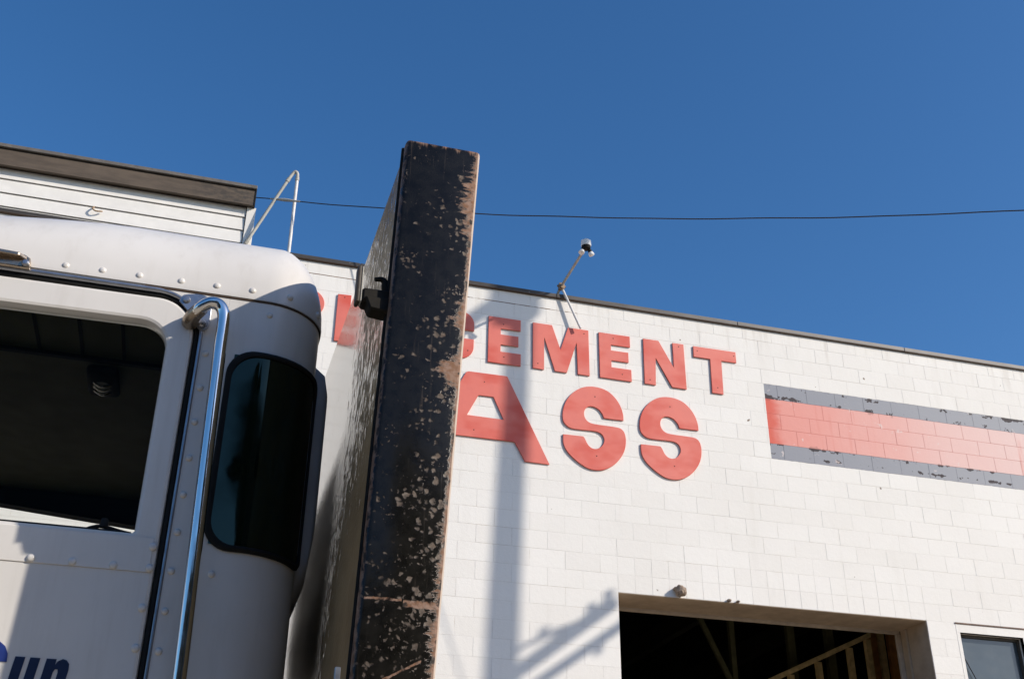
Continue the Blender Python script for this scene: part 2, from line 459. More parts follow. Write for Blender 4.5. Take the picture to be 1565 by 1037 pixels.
def tag(o, label=None, cat=None, group=None, kind=None):
    for k, v in (('label', label), ('category', cat), ('group', group), ('kind', kind)):
        if v:
            o[k] = v
    return o

def thing(name, label, cat, loc=(0, 0, 0), group=None):
    o = bpy.data.objects.new(name, None)
    o.empty_display_size = 0.1
    o.location = loc
    col.objects.link(o)
    return tag(o, label, cat, group)

def finish(name, me, mats, parent=None, loc=None, smooth=None):
    """Link a mesh given in world coordinates; its vertices become local to the parent."""
    o = bpy.data.objects.new(name, me)
    off = woff(parent) if parent else Vector((0, 0, 0))
    base = Vector(loc) if loc is not None else off
    me.transform(Matrix.Translation(-base))
    for m in (mats if isinstance(mats, (list, tuple)) else [mats]):
        me.materials.append(m)
    if parent:
        o.parent = parent
    o.location = base - off
    if smooth is not None:
        for p in me.polygons:
            p.use_smooth = True
        try:
            me.set_sharp_from_angle(angle=R(smooth))
        except Exception:
            pass
    col.objects.link(o)
    return o

def mesh(bm, name='mesh'):
    bmesh.ops.recalc_face_normals(bm, faces=bm.faces[:])
    me = bpy.data.meshes.new(name)
    bm.to_mesh(me)
    bm.free()
    return me

def build(name, bm, mats, parent=None, loc=None, smooth=None):
    return finish(name, mesh(bm, name), mats, parent, loc, smooth)

def share(name, src, parent, pos):
    """Another object on the same mesh data, placed at a world position."""
    o = src.copy()
    o.name = name
    o.parent = parent
    o.location = Vector(pos) - woff(parent)
    col.objects.link(o)
    return o

def hexa(bm, v, bev=0.0, seg=2):
    """Box from eight corners: bottom four (counter-clockwise), top four."""
    vs = [bm.verts.new(p) for p in v]
    fs = [(0, 3, 2, 1), (4, 5, 6, 7), (0, 1, 5, 4), (1, 2, 6, 5), (2, 3, 7, 6), (3, 0, 4, 7)]
    faces = [bm.faces.new([vs[i] for i in f]) for f in fs]
    if bev > 0:
        es = list({e for f in faces for e in f.edges})
        bmesh.ops.bevel(bm, geom=es, offset=bev, segments=seg, profile=0.5, affect='EDGES')

def box(bm, x0, x1, y0, y1, z0, z1, bev=0.0, seg=2):
    hexa(bm, [(x0, y0, z0), (x1, y0, z0), (x1, y1, z0), (x0, y1, z0), (x0, y0, z1), (x1, y0, z1), (x1, y1, z1), (x0, y1, z1)], bev, seg)

def bx(*a, **k):
    bm = bmesh.new()
    box(bm, *a, **k)
    return bm

def tube(bm, pts, r, seg=10, cap=True):
    """Round tube along a list of points; r may be a number or a list."""
    pts = [Vector(p) for p in pts]
    rs = r if isinstance(r, (list, tuple)) else [r]*len(pts)
    prev = None
    ring0 = None
    up = None
    for i, p in enumerate(pts):
        d = (pts[min(i+1, len(pts)-1)] - pts[max(i-1, 0)]).normalized()
        if up is None:
            up = Vector((0, 0, 1)) if abs(d.z) < 0.9 else Vector((1, 0, 0))
        s = d.cross(up).normalized()
        up = s.cross(d).normalized()
        ring = [bm.verts.new(p + rs[i]*(math.cos(2*math.pi*k/seg)*s + math.sin(2*math.pi*k/seg)*up)) for k in range(seg)]
        if prev:
            for k in range(seg):
                bm.faces.new((prev[k], prev[(k+1) % seg], ring[(k+1) % seg], ring[k]))
        else:
            ring0 = ring
        prev = ring
    if cap:
        bm.faces.new(ring0[::-1])
        bm.faces.new(prev)

def smooth_path(pts, n=6):
    """Catmull-Rom through the points."""
    P = [Vector(p) for p in pts]
    P = [2*P[0]-P[1]] + P + [2*P[-1]-P[-2]]
    out = []
    for i in range(1, len(P)-2):
        for k in range(n):
            t = k/n
            a, b, c, d = P[i-1], P[i], P[i+1], P[i+2]
            out.append(0.5*((2*b) + (c-a)*t + (2*a-5*b+4*c-d)*t*t + (3*b-a-3*c+d)*t**3))
    out.append(P[-2])
    return out

def plate_mesh(outlines, y_front, thick, bevel=0.0):
    """Flat plate facing -Y cut to outlines of (x, z) points; inner outlines are holes."""
    cu_ = bpy.data.curves.new('outline', 'CURVE')
    cu_.dimensions = '2D'
    cu_.fill_mode = 'BOTH'
    for pts in outlines:
        sp = cu_.splines.new('POLY')
        sp.points.add(len(pts)-1)
        for q, (x, z) in zip(sp.points, pts):
            q.co = (x, z, 0, 1)
        sp.use_cyclic_u = True
    cu_.extrude = max(0.0, thick/2 - bevel)
    cu_.bevel_depth = bevel
    cu_.bevel_resolution = 1
    cu_.offset = -bevel
    o = bpy.data.objects.new('outline', cu_)
    col.objects.link(o)
    dg = bpy.context.evaluated_depsgraph_get()
    me = bpy.data.meshes.new_from_object(o.evaluated_get(dg))
    bpy.data.objects.remove(o)
    bpy.data.curves.remove(cu_)
    me.materials.clear()
    me.transform(Matrix(((1, 0, 0, 0), (0, 0, -1, y_front + thick/2), (0, 1, 0, 0), (0, 0, 0, 1))))
    return me

def arc(cx, cz, r, a0, a1, n=8):
    return [(cx + r*math.cos(R(a0 + (a1-a0)*i/n)), cz + r*math.sin(R(a0 + (a1-a0)*i/n))) for i in range(n+1)]

def round_rect(x0, x1, z0, z1, r=(0.05,)*4, n=8):
    """Corner radii: lower right, upper right, upper left, lower left."""
    lr, ur, ul, ll = r
    return (arc(x1-lr, z0+lr, lr, -90, 0, n) + arc(x1-ur, z1-ur, ur, 0, 90, n)
            + arc(x0+ul, z1-ul, ul, 90, 180, n) + arc(x0+ll, z0+ll, ll, 180, 270, n))

def lathe(bm, profile, origin, axis, seg=16):
    """Revolve (radius, distance) pairs about an axis."""
    ax = Vector(axis).normalized()
    s = ax.orthogonal().normalized()
    t = ax.cross(s)
    prev = None
    for rr, h in profile:
        c = Vector(origin) + ax*h
        ring = [bm.verts.new(c + max(rr, 1e-4)*(math.cos(2*math.pi*k/seg)*s + math.sin(2*math.pi*k/seg)*t)) for k in range(seg)]
        if prev:
            for k in range(seg):
                bm.faces.new((prev[k], prev[(k+1) % seg], ring[(k+1) % seg], ring[k]))
        prev = ring

# ------------------------------------------------------------------ ground
bm = bmesh.new()
vs = [bm.verts.new(p) for p in ((-400, -400, 0), (400, -400, 0), (400, 400, 0), (-400, 400, 0))]
bm.faces.new(vs)
tag(build('ground', bm, MAT['asphalt']), kind='structure')

# ------------------------------------------------------------------ block building
DX0, DX1, DZ = PX, PX + 19*C8, ZJ(18)                 # bay door opening
WX0, WX1, WZ0, WZ1 = 8.695, 9.565, 3.45, 4.978        # small window opening
BXL, BXR = -16.0, 18.0
bld = thing('block_building', 'white painted concrete block building with red raised letters and a red and grey band', 'building', (0, D, 0))
T8 = 0.2032
bm = bmesh.new()
box(bm, BXL, DX0, D, D+T8, 0, 8.70)
box(bm, DX0, DX1, D, D+T8, DZ, 8.70)
box(bm, DX1, WX0, D, D+T8, 0, 8.70)
box(bm, WX0, WX1, D, D+T8, WZ1, 8.70)
box(bm, WX0, WX1, D, D+T8, 0, WZ0)
box(bm, WX1, BXR, D, D+T8, 0, 8.70)
build('wall', bm, MAT['wall'], bld)

# the blocks: bevelled faces standing 4 mm proud of the joints
GAP, PROUD, BEV = 0.0032, 0.0016, 0.0008
def block_into(bm, x0, x1, z0, z1, dy=0.0):
    g = GAP/2
    a = [(x0+g, z0+g), (x1-g, z0+g), (x1-g, z1-g), (x0+g, z1-g)]
    b = [(x0+g+BEV, z0+g+BEV), (x1-g-BEV, z0+g+BEV), (x1-g-BEV, z1-g-BEV), (x0+g+BEV, z1-g-BEV)]
    va = [bm.verts.new((x, 0.003, z)) for x, z in a]
    vb = [bm.verts.new((x, -PROUD+dy, z)) for x, z in b]
    for i in range(4):
        j = (i+1) % 4
        bm.faces.new((va[i], va[j], vb[j], vb[i]))
    bm.faces.new(vb)

def in_view(x, z):
    v = Vector((x, D, z)) - CAM
    d = v.dot(fw)
    if d <= 0:
        return None
    px, py = 782.5 + FOCAL*v.dot(cr)/d, 518.5 - FOCAL*v.dot(cu)/d
    return (px, py) if -20 < px < 1585 and 0 < py < 1057 else None

cells = []
for row in range(0, 26):
    z1, z0 = ZJ(row), ZJ(row+1)
    if row == 0:
        z1 = 8.70
    ph = PX if row % 2 else PX + C8
    edges = [ph + 2*C8*n for n in range(-24, 25)]
    edges = [e for e in edges if -4.2 < e < 13.2]
    spans = []
    for a, b in zip(edges, edges[1:]):
        spans.append((a, b))
    if row in (16, 17):                     # half blocks stand over the bay door
        spans = [s for s in spans if s[1] <= DX0+1e-4 or s[0] >= DX1-1e-4 or (s[0] < DX1 < s[1] and False)]
        hb = [(DX0 + C8*i, DX0 + C8*(i+1)) for i in range(19)]
        last = max([s[0] for s in spans if s[0] >= DX1-1e-4] or [DX1])
        first_r = min([s[0] for s in spans if s[0] >= DX1-1e-4])
        if first_r > DX1+0.02:
            hb.append((DX1, first_r))
        first_l = max([s[1] for s in spans if s[1] <= DX0+1e-4])
        if first_l < DX0-0.02:
            hb.append((first_l, DX0))
        spans += hb
    out = []
    for a, b in spans:
        segs = [(a, b)]
        if row >= 18:                       # cut at the openings
            segs = [s for s in ((a, min(b, DX0)), (max(a, DX1), b)) if s[1]-s[0] > 0.03 and (s[1] <= DX0+1e-4 or s[0] >= DX1-1e-4)]
            s2 = []
            for s in segs:
                for c in ((s[0], min(s[1], WX0-0.045)), (max(s[0], WX1+0.05), s[1])):
                    if c[1]-c[0] > 0.03 and (c[1] <= WX0-0.04 or c[0] >= WX1+0.04):
                        s2.append(c)
            segs = s2
        out += segs
    for a, b in out:
        cells.append((row, a, b, z0, z1))
def rank(c):
    row, a, b, z0, z1 = c
    x, z = (a+b)/2, (z0+z1)/2
    v = in_view(x, z)
    if v is None or v[0] < 478 or (v[0] < 700 and v[1] > 225+1.6*(690-v[0])):
        return (1, 0)
    return (0, -(b-a)*(z1-z0)/((Vector((x, D, z))-CAM).length**2))
cells.sort(key=rank)
cache = {}
rest = bmesh.new()
for i, (row, a, b, z0, z1) in enumerate(cells):
    if i < 300 and rank(cells[i])[0] == 0:
        key = (round(b-a, 3), round(z1-z0, 3), random.randrange(4))
        dy = (key[2]-1.5)*0.0004
        if key not in cache:
            bmk = bmesh.new()
            block_into(bmk, 0, b-a, 0, z1-z0, dy)
            me = mesh(bmk, 'block')
            me.materials.append(MAT['wall'])
            cache[key] = me
        o = bpy.data.objects.new('block', cache[key])
        o.parent = bld
        o.location = (a, 0, z0)
        col.objects.link(o)
    else:
        n0 = len(rest.verts)
        block_into(rest, a, b, z0, z1, random.uniform(-1, 1)*0.0006)
me = mesh(rest, 'block_courses')
for v in me.vertices:
    v.co.y += D
o = finish('block_courses', me, MAT['wall'], bld)
o['kind'] = 'stuff'

# parapet flashing in lengths
x = -3.6
first = True
for ln in (2.44, 2.44, 2.44, 2.44, 2.44, 2.44, 2.44):
    bm = bx(x+0.002, x+ln-0.002, D-0.035, D+T8+0.03, 8.703+random.uniform(-.002, .002), 8.762+random.uniform(-.003, .003), bev=0.006, seg=1)
    build('coping_length', bm, MAT['coping'], bld)
    x += ln
bm = bmesh.new()
box(bm, BXL, -3.6, D-0.035, D+T8+0.03, 8.703, 8.762)
box(bm, x, BXR, D-0.035, D+T8+0.03, 8.703, 8.762)
build('coping_length', bm, MAT['coping'], bld)

# deep head and jambs of the bay door
bm = bmesh.new()
box(bm, DX0-0.2, DX1+0.2, D+T8, D+0.55, DZ, DZ+0.4)
build('door_head', bm, MAT['reveal'], bld)
bm = bmesh.new()
box(bm, DX0+0.0, DX1, D+0.004, D+T8-0.002, DZ-0.006, DZ-0.001)
build('soffit_board', bm, MAT['reveal'], bld)
for xa, xb in ((DX0-0.2, DX0), (DX1, DX1+0.2)):
    build('door_jamb', bx(xa, xb, D+T8, D+0.55, 0, DZ-0.0005), MAT['reveal'], bld)
build('jamb_board', bx(DX1-0.006, DX1-0.001, D+0.004, D+T8-0.002, 0, DZ-0.008), MAT['reveal'], bld)
bm = bmesh.new()
box(bm, DX0, DX1, D+0.56, D+0.60, DZ-0.035, DZ+0.02, bev=0.004, seg=1)
build('door_track', bm, MAT['frame_tan'], bld)
build('door_track', bx(DX1-0.055, DX1+0.01, D+0.56, D+0.60, 0, DZ-0.036, bev=0.004, seg=1), MAT['frame_tan'], bld)
build('door_track', bx(DX1-0.018, DX1-0.007, D+0.40, D+0.43, 0, DZ-0.01), MAT['frame_tan'], bld)

# interior shell seen through the door
IX0, IX1, IY1, IZ = 1.5, 15.0, D+13, 8.5
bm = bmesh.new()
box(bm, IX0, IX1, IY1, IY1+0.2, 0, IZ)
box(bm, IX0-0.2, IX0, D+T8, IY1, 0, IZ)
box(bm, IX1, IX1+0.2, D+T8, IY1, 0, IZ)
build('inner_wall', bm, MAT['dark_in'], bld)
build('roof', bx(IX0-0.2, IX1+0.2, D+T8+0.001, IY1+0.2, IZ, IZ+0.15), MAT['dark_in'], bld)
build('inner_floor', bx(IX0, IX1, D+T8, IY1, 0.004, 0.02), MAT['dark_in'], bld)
for k, xb in enumerate((5.4, 7.2, 9.0)):
    bm = bmesh.new()
    box(bm, xb, xb+0.12, D+0.7, IY1, 6.0, 6.3)
    build('ceiling_joist', bm, MAT['dark_in'], bld)

# timber stair framing inside
stair = thing('stud_frame', 'pale timber stud wall with a sloping top plate inside the dark bay', 'stud wall', (8.3, D+2.5, 0))
YS = D+2.5
bm = bmesh.new()
hexa(bm, [(6.9, YS, 4.53), (9.13, YS, 5.54), (9.13, YS+0.09, 5.54), (6.9, YS+0.09, 4.53),
          (6.9, YS, 4.60), (9.13, YS, 5.61), (9.13, YS+0.09, 5.61), (6.9, YS+0.09, 4.60)])
build('top_plate', bm, MAT['wood'], stair)
for xs in (7.05, 7.42, 7.80, 8.24, 8.75, 9.05):
    zt = 4.53 + (xs-6.9)*0.453
    build('stud', bx(xs, xs+0.07, YS+0.005, YS+0.085, 0.02, zt), MAT['wood'], stair)
build('bottom_plate', bx(6.9, 9.13, YS+0.001, YS+0.089, 0.02, 0.06), MAT['wood'], stair)
post = thing('timber_post_row', 'row of taller timber posts and reddish boards behind the sloping stud wall', 'posts', (9.0, D+2.8, 0))
for xs, w, mt in ((9.26, 0.10, 'wood_red'), (9.40, 0.09, 'wood'), (9.56, 0.16, 'wood_red'), (7.95, 0.11, 'dim'), (8.55, 0.12, 'dim')):
    build('post', bx(xs, xs+w, D+2.72, D+2.80, 0.02, 6.0), MAT[mt], post)

for a, b in (((6.40, 5.70), (6.93, 4.6)), ((5.2, 5.62), (7.6, 5.70))):
    bm = bmesh.new()
    hexa(bm, [(a[0], D+2.4, a[1]), (b[0], D+2.4, b[1]), (b[0], D+2.45, b[1]), (a[0], D+2.45, a[1]),
              (a[0]+0.05, D+2.4, a[1]+0.04), (b[0]+0.05, D+2.4, b[1]+0.04), (b[0]+0.05, D+2.45, b[1]+0.04), (a[0]+0.05, D+2.45, a[1]+0.04)])
    build('roof_brace', bm, MAT['dim'], bld)
for xs in (6.94, 4.95):
    build('inner_post', bx(xs, xs+0.07, D+2.46, D+2.54, 0.02, 8.4), MAT['dim'], bld)

# small window at the right
win = thing('window', 'small window with dark glass to the right of the bay door', 'window', (9.13, D, WZ0))
bld_win = bmesh.new()
box(bld_win, WX0-0.045, WX1+0.05, D-0.004, D+0.05, WZ1, ZJ(18)-0.012)
build('window_lintel', bld_win, MAT['wall'], bld)
build('lintel_edge', bx(WX0-0.05, 11.2, D-0.012, D+0.01, ZJ(18)-0.009, ZJ(18)+0.007), MAT['brownline'], bld)
bm = bmesh.new()
box(bm, WX0-0.045, WX0, D-0.004, D+0.05, WZ0, WZ1-0.001)
box(bm, WX1, WX1+0.05, D-0.004, D+0.05, WZ0, WZ1-0.001)
build('window_surround', bm, MAT['wall'], bld)
YW = D+0.075
bm = bmesh.new()
box(bm, WX0, WX1, YW, YW+0.05, WZ1-0.035, WZ1-0.001)
box(bm, WX0, WX0+0.012, YW, YW+0.05, WZ0, WZ1-0.036)
box(bm, WX1-0.035, WX1-0.001, YW, YW+0.05, WZ0, WZ1-0.036)
box(bm, WX0+0.013, WX1-0.036, YW, YW+0.05, WZ0, WZ0+0.03)
build('window_frame', bm, MAT['winframe'], win)
build('pane', bx(WX0+0.013, WX1-0.036, YW+0.02, YW+0.028, WZ0+0.031, WZ1-0.036), MAT['winglass'], win)

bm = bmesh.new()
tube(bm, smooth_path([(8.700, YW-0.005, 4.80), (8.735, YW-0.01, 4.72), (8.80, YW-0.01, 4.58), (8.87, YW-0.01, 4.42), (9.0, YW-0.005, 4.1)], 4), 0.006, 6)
build('wire_or_reflection', bm, MAT['wire'], win, smooth=60)  # dark line added before the pane for the reflection of an overhead wire

# nests on the door head
def lump(name, cx, cz, w, h, d, label, group, seed):
    rnd = random.Random(seed)
    bm = bmesh.new()
    bmesh.ops.create_icosphere(bm, subdivisions=3, radius=0.5)
    for v in bm.verts:
        n = noise.fractal(v.co*3 + Vector((seed, 0, 0)), 1.0, 2.0, 4)
        f = 1 + 0.35*n
        z = v.co.z*f
        taper = 0.75 + 0.35*(z+0.5)
        v.co = Vector((cx + v.co.x*f*w*taper, D-0.004 + min(0.004, (v.co.y*f-0.35)*d), cz + h*(min(z, 0.42)+0.5)))
    o = build(name, bm, MAT['mud'], None, (cx, D, cz), smooth=30)
    return tag(o, label, 'nest', group)
lump('mud_nest', 5.12, DZ-0.006, 0.15, 0.135, 0.14, 'lumpy brown mud nest standing on the top edge of the bay door', None, 3)
lump('mud_nest', 5.72, DZ-0.004, 0.055, 0.035, 0.06, 'small mud crumb on the bay door edge, right of the big nest', None, 5)
lump('mud_nest', 5.83, DZ-0.004, 0.045, 0.03, 0.05, 'tiny mud crumb on the bay door edge, farther right of the big nest', None, 8)

# ------------------------------------------------------------------ raised red letters
LT = 0.020                                       # thickness; faces end up 22 mm off the wall
YF = D - 0.0225
TOPZ, BOTZ = 8.311, 7.691                         # upper word
def scr(o, pts):
    for x, z in pts:
        if 'screw' not in scr.__dict__:
            bm = bmesh.new()
            lathe(bm, [(0.0, -0.003), (0.006, -0.002), (0.0075, 0.0)], (0, 0, 0), (0, 1, 0), 8)
            me = mesh(bm, 'screw')
            me.materials.append(MAT['screw'])
            scr.screw = me
        s = bpy.data.objects.new('screw', scr.screw)
        s.parent = o
        s.location = Vector((x, YF-0.001, z)) - woff(o)
        col.objects.link(s)
def letter(name, outlines, label, screws=()):
    xs = [p[0] for p in outlines[0]]
    zs = [p[1] for p in outlines[0]]
    me = plate_mesh(outlines, YF, LT, 0.003)
    o = finish(name, me, MAT['letter'], None, ((min(xs)+max(xs))/2, D, min(zs)))
    tag(o, label, 'sign letter', 'raised red letters on the wall')
    scr(o, screws)
    return o
def E_(x, w=0.403):
    t, a, m1, m2, b = TOPZ, TOPZ-0.150, TOPZ-0.230, TOPZ-0.365, BOTZ+0.158
    s = x+0.153
    return [[(x, t), (x+w-0.002, t), (x+w-0.003, a), (s, a), (s, m1), (x+w-0.03, m1), (x+w-0.03, m2), (s, m2), (s, b), (x+w, b), (x+w, BOTZ), (x-0.001, BOTZ)]]
def P_(x):
    bowl = [(x+0.20, TOPZ)] + arc(x+0.235, TOPZ-0.175, 0.175, 80, -80, 12) + [(x+0.20, TOPZ-0.35)]
    hole = [(x+0.15, TOPZ-0.125), (x+0.15, TOPZ-0.225)] + arc(x+0.215, TOPZ-0.175, 0.05, -90, 90, 8)
    return [[(x, BOTZ), (x, TOPZ)] + bowl + [(x+0.15, TOPZ-0.35), (x+0.15, BOTZ)], hole]
def R_(x):
    bowl = [(x+0.20, TOPZ)] + arc(x+0.235, TOPZ-0.175, 0.175, 80, -50, 12)
    hole = [(x+0.15, TOPZ-0.125), (x+0.15, TOPZ-0.225)] + arc(x+0.215, TOPZ-0.175, 0.05, -90, 90, 8)
    return [[(x, BOTZ), (x, TOPZ)] + bowl + [(x+0.42, BOTZ), (x+0.26, BOTZ), (x+0.19, TOPZ-0.36), (x+0.15, TOPZ-0.36), (x+0.15, BOTZ)], hole]
def A_(x, w, t, b, k):
    top0, top1 = x+w/2-0.235*k, x+w/2+0.235*k
    return [[(x, b), (top0, t), (top1, t), (x+w, b), (x+w-0.285*k, b), (x+w-0.40*k, b+0.22*k), (x+0.40*k, b+0.22*k), (x+0.285*k, b)],
            [(x+w/2-0.085*k, t-0.29*k), (x+w/2-0.215*k, t-0.56*k), (x+w/2+0.215*k, t-0.56*k), (x+w/2+0.085*k, t-0.29*k)]]
def C_(x0, x1, zb, zt, t, term):
    ro, ri = 0.26*(zt-zb)/0.62, 0.10*(zt-zb)/0.62
    xm = x1
    zc0, zc1 = term
    o = [(x1, zc1)] + arc(x1-ro*0.62, zt-ro*0.62, ro*0.62, 0, 90, 8) + arc(x0+ro, zt-ro, ro, 90, 180, 10) + arc(x0+ro, zb+ro, ro, 180, 270, 10) + arc(x1-ro*0.62, zb+ro*0.62, ro*0.62, -90, 0, 8) + [(x1, zc0)]
    i = [(x1-t, zc0), (x1-t, zb+t+ri)] + arc(x1-t-ri, zb+t+ri, ri, 0, -90, 6) + arc(x0+t+ri, zb+t+ri, ri, 270, 180, 6) + arc(x0+t+ri, zt-t-ri, ri, 180, 90, 6) + arc(x1-t-ri, zt-t-ri, ri, 90, 0, 6) + [(x1-t, zc1)]
    return [o + i]

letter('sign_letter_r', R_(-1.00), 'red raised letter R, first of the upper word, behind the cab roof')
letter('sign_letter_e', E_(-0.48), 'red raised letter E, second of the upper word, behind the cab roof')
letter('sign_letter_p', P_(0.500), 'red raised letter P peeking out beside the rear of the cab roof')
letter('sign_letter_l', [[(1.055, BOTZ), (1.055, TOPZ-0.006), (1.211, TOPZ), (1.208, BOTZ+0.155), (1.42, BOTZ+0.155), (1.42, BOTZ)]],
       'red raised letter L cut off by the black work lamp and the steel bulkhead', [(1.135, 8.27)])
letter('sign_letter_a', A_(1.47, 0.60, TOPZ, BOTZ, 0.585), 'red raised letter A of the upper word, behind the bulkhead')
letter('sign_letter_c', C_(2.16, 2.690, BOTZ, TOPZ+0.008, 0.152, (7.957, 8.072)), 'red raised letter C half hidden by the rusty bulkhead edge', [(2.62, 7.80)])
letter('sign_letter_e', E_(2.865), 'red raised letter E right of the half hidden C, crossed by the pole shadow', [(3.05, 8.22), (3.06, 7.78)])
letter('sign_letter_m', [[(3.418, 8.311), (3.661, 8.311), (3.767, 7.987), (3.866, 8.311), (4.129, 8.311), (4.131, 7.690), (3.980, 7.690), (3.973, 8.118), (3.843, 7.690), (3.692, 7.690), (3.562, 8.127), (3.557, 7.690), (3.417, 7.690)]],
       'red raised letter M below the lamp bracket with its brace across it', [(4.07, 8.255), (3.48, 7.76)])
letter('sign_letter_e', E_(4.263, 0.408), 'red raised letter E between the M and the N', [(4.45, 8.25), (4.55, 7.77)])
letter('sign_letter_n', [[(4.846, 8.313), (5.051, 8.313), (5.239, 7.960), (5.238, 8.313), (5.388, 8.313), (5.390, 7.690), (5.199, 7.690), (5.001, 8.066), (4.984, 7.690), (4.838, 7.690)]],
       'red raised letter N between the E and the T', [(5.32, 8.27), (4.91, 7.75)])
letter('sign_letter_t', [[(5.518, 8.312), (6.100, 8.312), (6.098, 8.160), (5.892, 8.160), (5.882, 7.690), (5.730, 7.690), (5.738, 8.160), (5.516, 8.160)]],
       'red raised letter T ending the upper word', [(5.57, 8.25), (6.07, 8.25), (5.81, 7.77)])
# lower word
letter('sign_letter_l', [[(1.55, 6.485), (1.55, 7.53), (1.80, 7.53), (1.80, 6.73), (2.22, 6.73), (2.22, 6.485)]], 'large red raised letter L of the lower word, behind the bulkhead')
acx = 2.8585
letter('sign_letter_a', [[(2*acx-3.617, 6.487), (2.610, 7.520), (2.640, 7.532), (3.080, 7.534), (3.106, 7.530), (3.617, 6.487), (3.326, 6.487), (3.206, 6.705), (3.196, 6.713), (2*acx-3.202, 6.713), (2*acx-3.324, 6.487)],
                         [(2.766, 7.243), (2.636, 6.976), (3.068, 6.972), (2.942, 7.243)]],
       'large red letter A left of the two S, crossed by the pole shadow', [(2.83, 7.42), (2.72, 6.80)])
S1 = [(4.542, 7.157), (4.539, 7.236), (4.511, 7.338), (4.45, 7.436), (4.363, 7.511), (4.249, 7.548), (4.122, 7.547), (4.007, 7.507), (3.904, 7.426), (3.827, 7.316), (3.788, 7.199), (3.781, 7.094), (3.799, 7.032), (3.847, 6.987), (3.909, 6.97), (4.02, 6.969), (4.145, 6.972), (4.22, 6.965), (4.269, 6.935), (4.290, 6.879), (4.278, 6.826), (4.236, 6.773), (4.182, 6.748), (4.127, 6.756), (4.084, 6.795), (4.055, 6.855), (4.037, 6.881), (4.012, 6.888), (3.784, 6.885), (3.787, 6.77), (3.833, 6.672), (3.920, 6.588), (4.005, 6.530), (4.078, 6.496), (4.160, 6.484), (4.255, 6.495), (4.346, 6.536), (4.432, 6.604), (4.505, 6.700), (4.546, 6.796), (4.562, 6.9), (4.552, 6.985), (4.524, 7.032), (4.474, 7.055), (4.361, 7.060), (4.21, 7.062), (4.122, 7.072), (4.073, 7.105), (4.050, 7.157), (4.052, 7.213), (4.077, 7.258), (4.115, 7.283), (4.166, 7.286), (4.228, 7.262), (4.272, 7.213), (4.291, 7.170), (4.313, 7.155)]
def smooth_outline(pts, n=4, corner=34):
    """Round the outline between its hand placed points, keeping real corners sharp."""
    P = [Vector((a, b, 0)) for a, b in pts]
    N = len(P)
    def sharp(i):
        a, b = (P[i]-P[i-1]), (P[(i+1) % N]-P[i])
        return math.degrees(a.angle(b)) > corner+25
    out = []
    for i in range(N):
        p0, p1, p2, p3 = P[i-1], P[i], P[(i+1) % N], P[(i+2) % N]
        if sharp(i): p0 = p1
        if sharp((i+1) % N): p3 = p2
        for k in range(n):
            t = k/n
            q = 0.5*((2*p1) + (p2-p0)*t + (2*p0-5*p1+4*p2-p3)*t*t + (3*p1-p0-3*p2+p3)*t**3)
            out.append((q.x, q.y))
    return out
letter('sign_letter_s', [smooth_outline(S1)], 'large red letter S directly right of the big A', [(4.19, 7.42), (4.19, 6.66)])
letter('sign_letter_s', [smooth_outline([(x+0.9635, z-0.004) for x, z in S1])], 'large red letter S ending the lower word, under the T', [(5.15, 7.42), (5.16, 6.65)])

# ------------------------------------------------------------------ upper storey with white siding
up = thing('siding_storey', 'white board clad upper storey with a brown fascia above the block wall', 'building', (-8, D+0.6, 8.6))
YU = D+0.6
build('storey_wall', bx(BXL, -0.03, YU+0.02, YU+7, 8.55, 9.92), MAT['fascia'], up)
zs = [9.715, 9.560, 9.367, 9.180, 8.99, 8.80, 8.61]
for za, zb in zip(zs, zs[1:]):
    bm = bmesh.new()
    hexa(bm, [(BXL, YU-0.012, zb), (-0.118, YU-0.012, zb), (-0.118, YU+0.019, zb), (BXL, YU+0.019, zb),
              (BXL, YU+0.004, za-0.012), (-0.118, YU+0.004, za-0.012), (-0.118, YU+0.019, za-0.012), (BXL, YU+0.019, za-0.012)])
    build('siding_board', bm, MAT['siding'], up)
build('corner_board', bx(-0.108, 0.0, YU-0.030, YU+0.1, 8.56, 9.70, bev=0.003, seg=1), MAT['siding'], up)
build('fascia_board', bx(BXL, -0.035, YU-0.10, YU-0.06, 9.690, 9.905), MAT['fascia'], up)
build('soffit', bx(BXL, -0.036, YU-0.059, YU+0.019, 9.716, 9.74), MAT['fascia'], up)
build('drip_edge', bx(BXL, -0.02, YU-0.13, YU+7.2, 9.922, 9.975, bev=0.006, seg=1), MAT['drip'], up)
build('fascia_end', bx(-0.034, -0.022, YU-0.11, YU+7, 9.688, 9.915), MAT['blackpaint'], up)
hook = bmesh.new()
tube(hook, smooth_path([(-1.86, YU-0.01, 9.36), (-1.87, YU-0.05, 9.31), (-1.83, YU-0.06, 9.275), (-1.78, YU-0.05, 9.285), (-1.76, YU-0.03, 9.30)], 4), 0.010, 6)
tag(build('cable_hook', hook, MAT['fitting'], None, (-1.86, YU, 9.28), smooth=40), 'small bent metal hook on the white siding above the cab roof', 'hook')

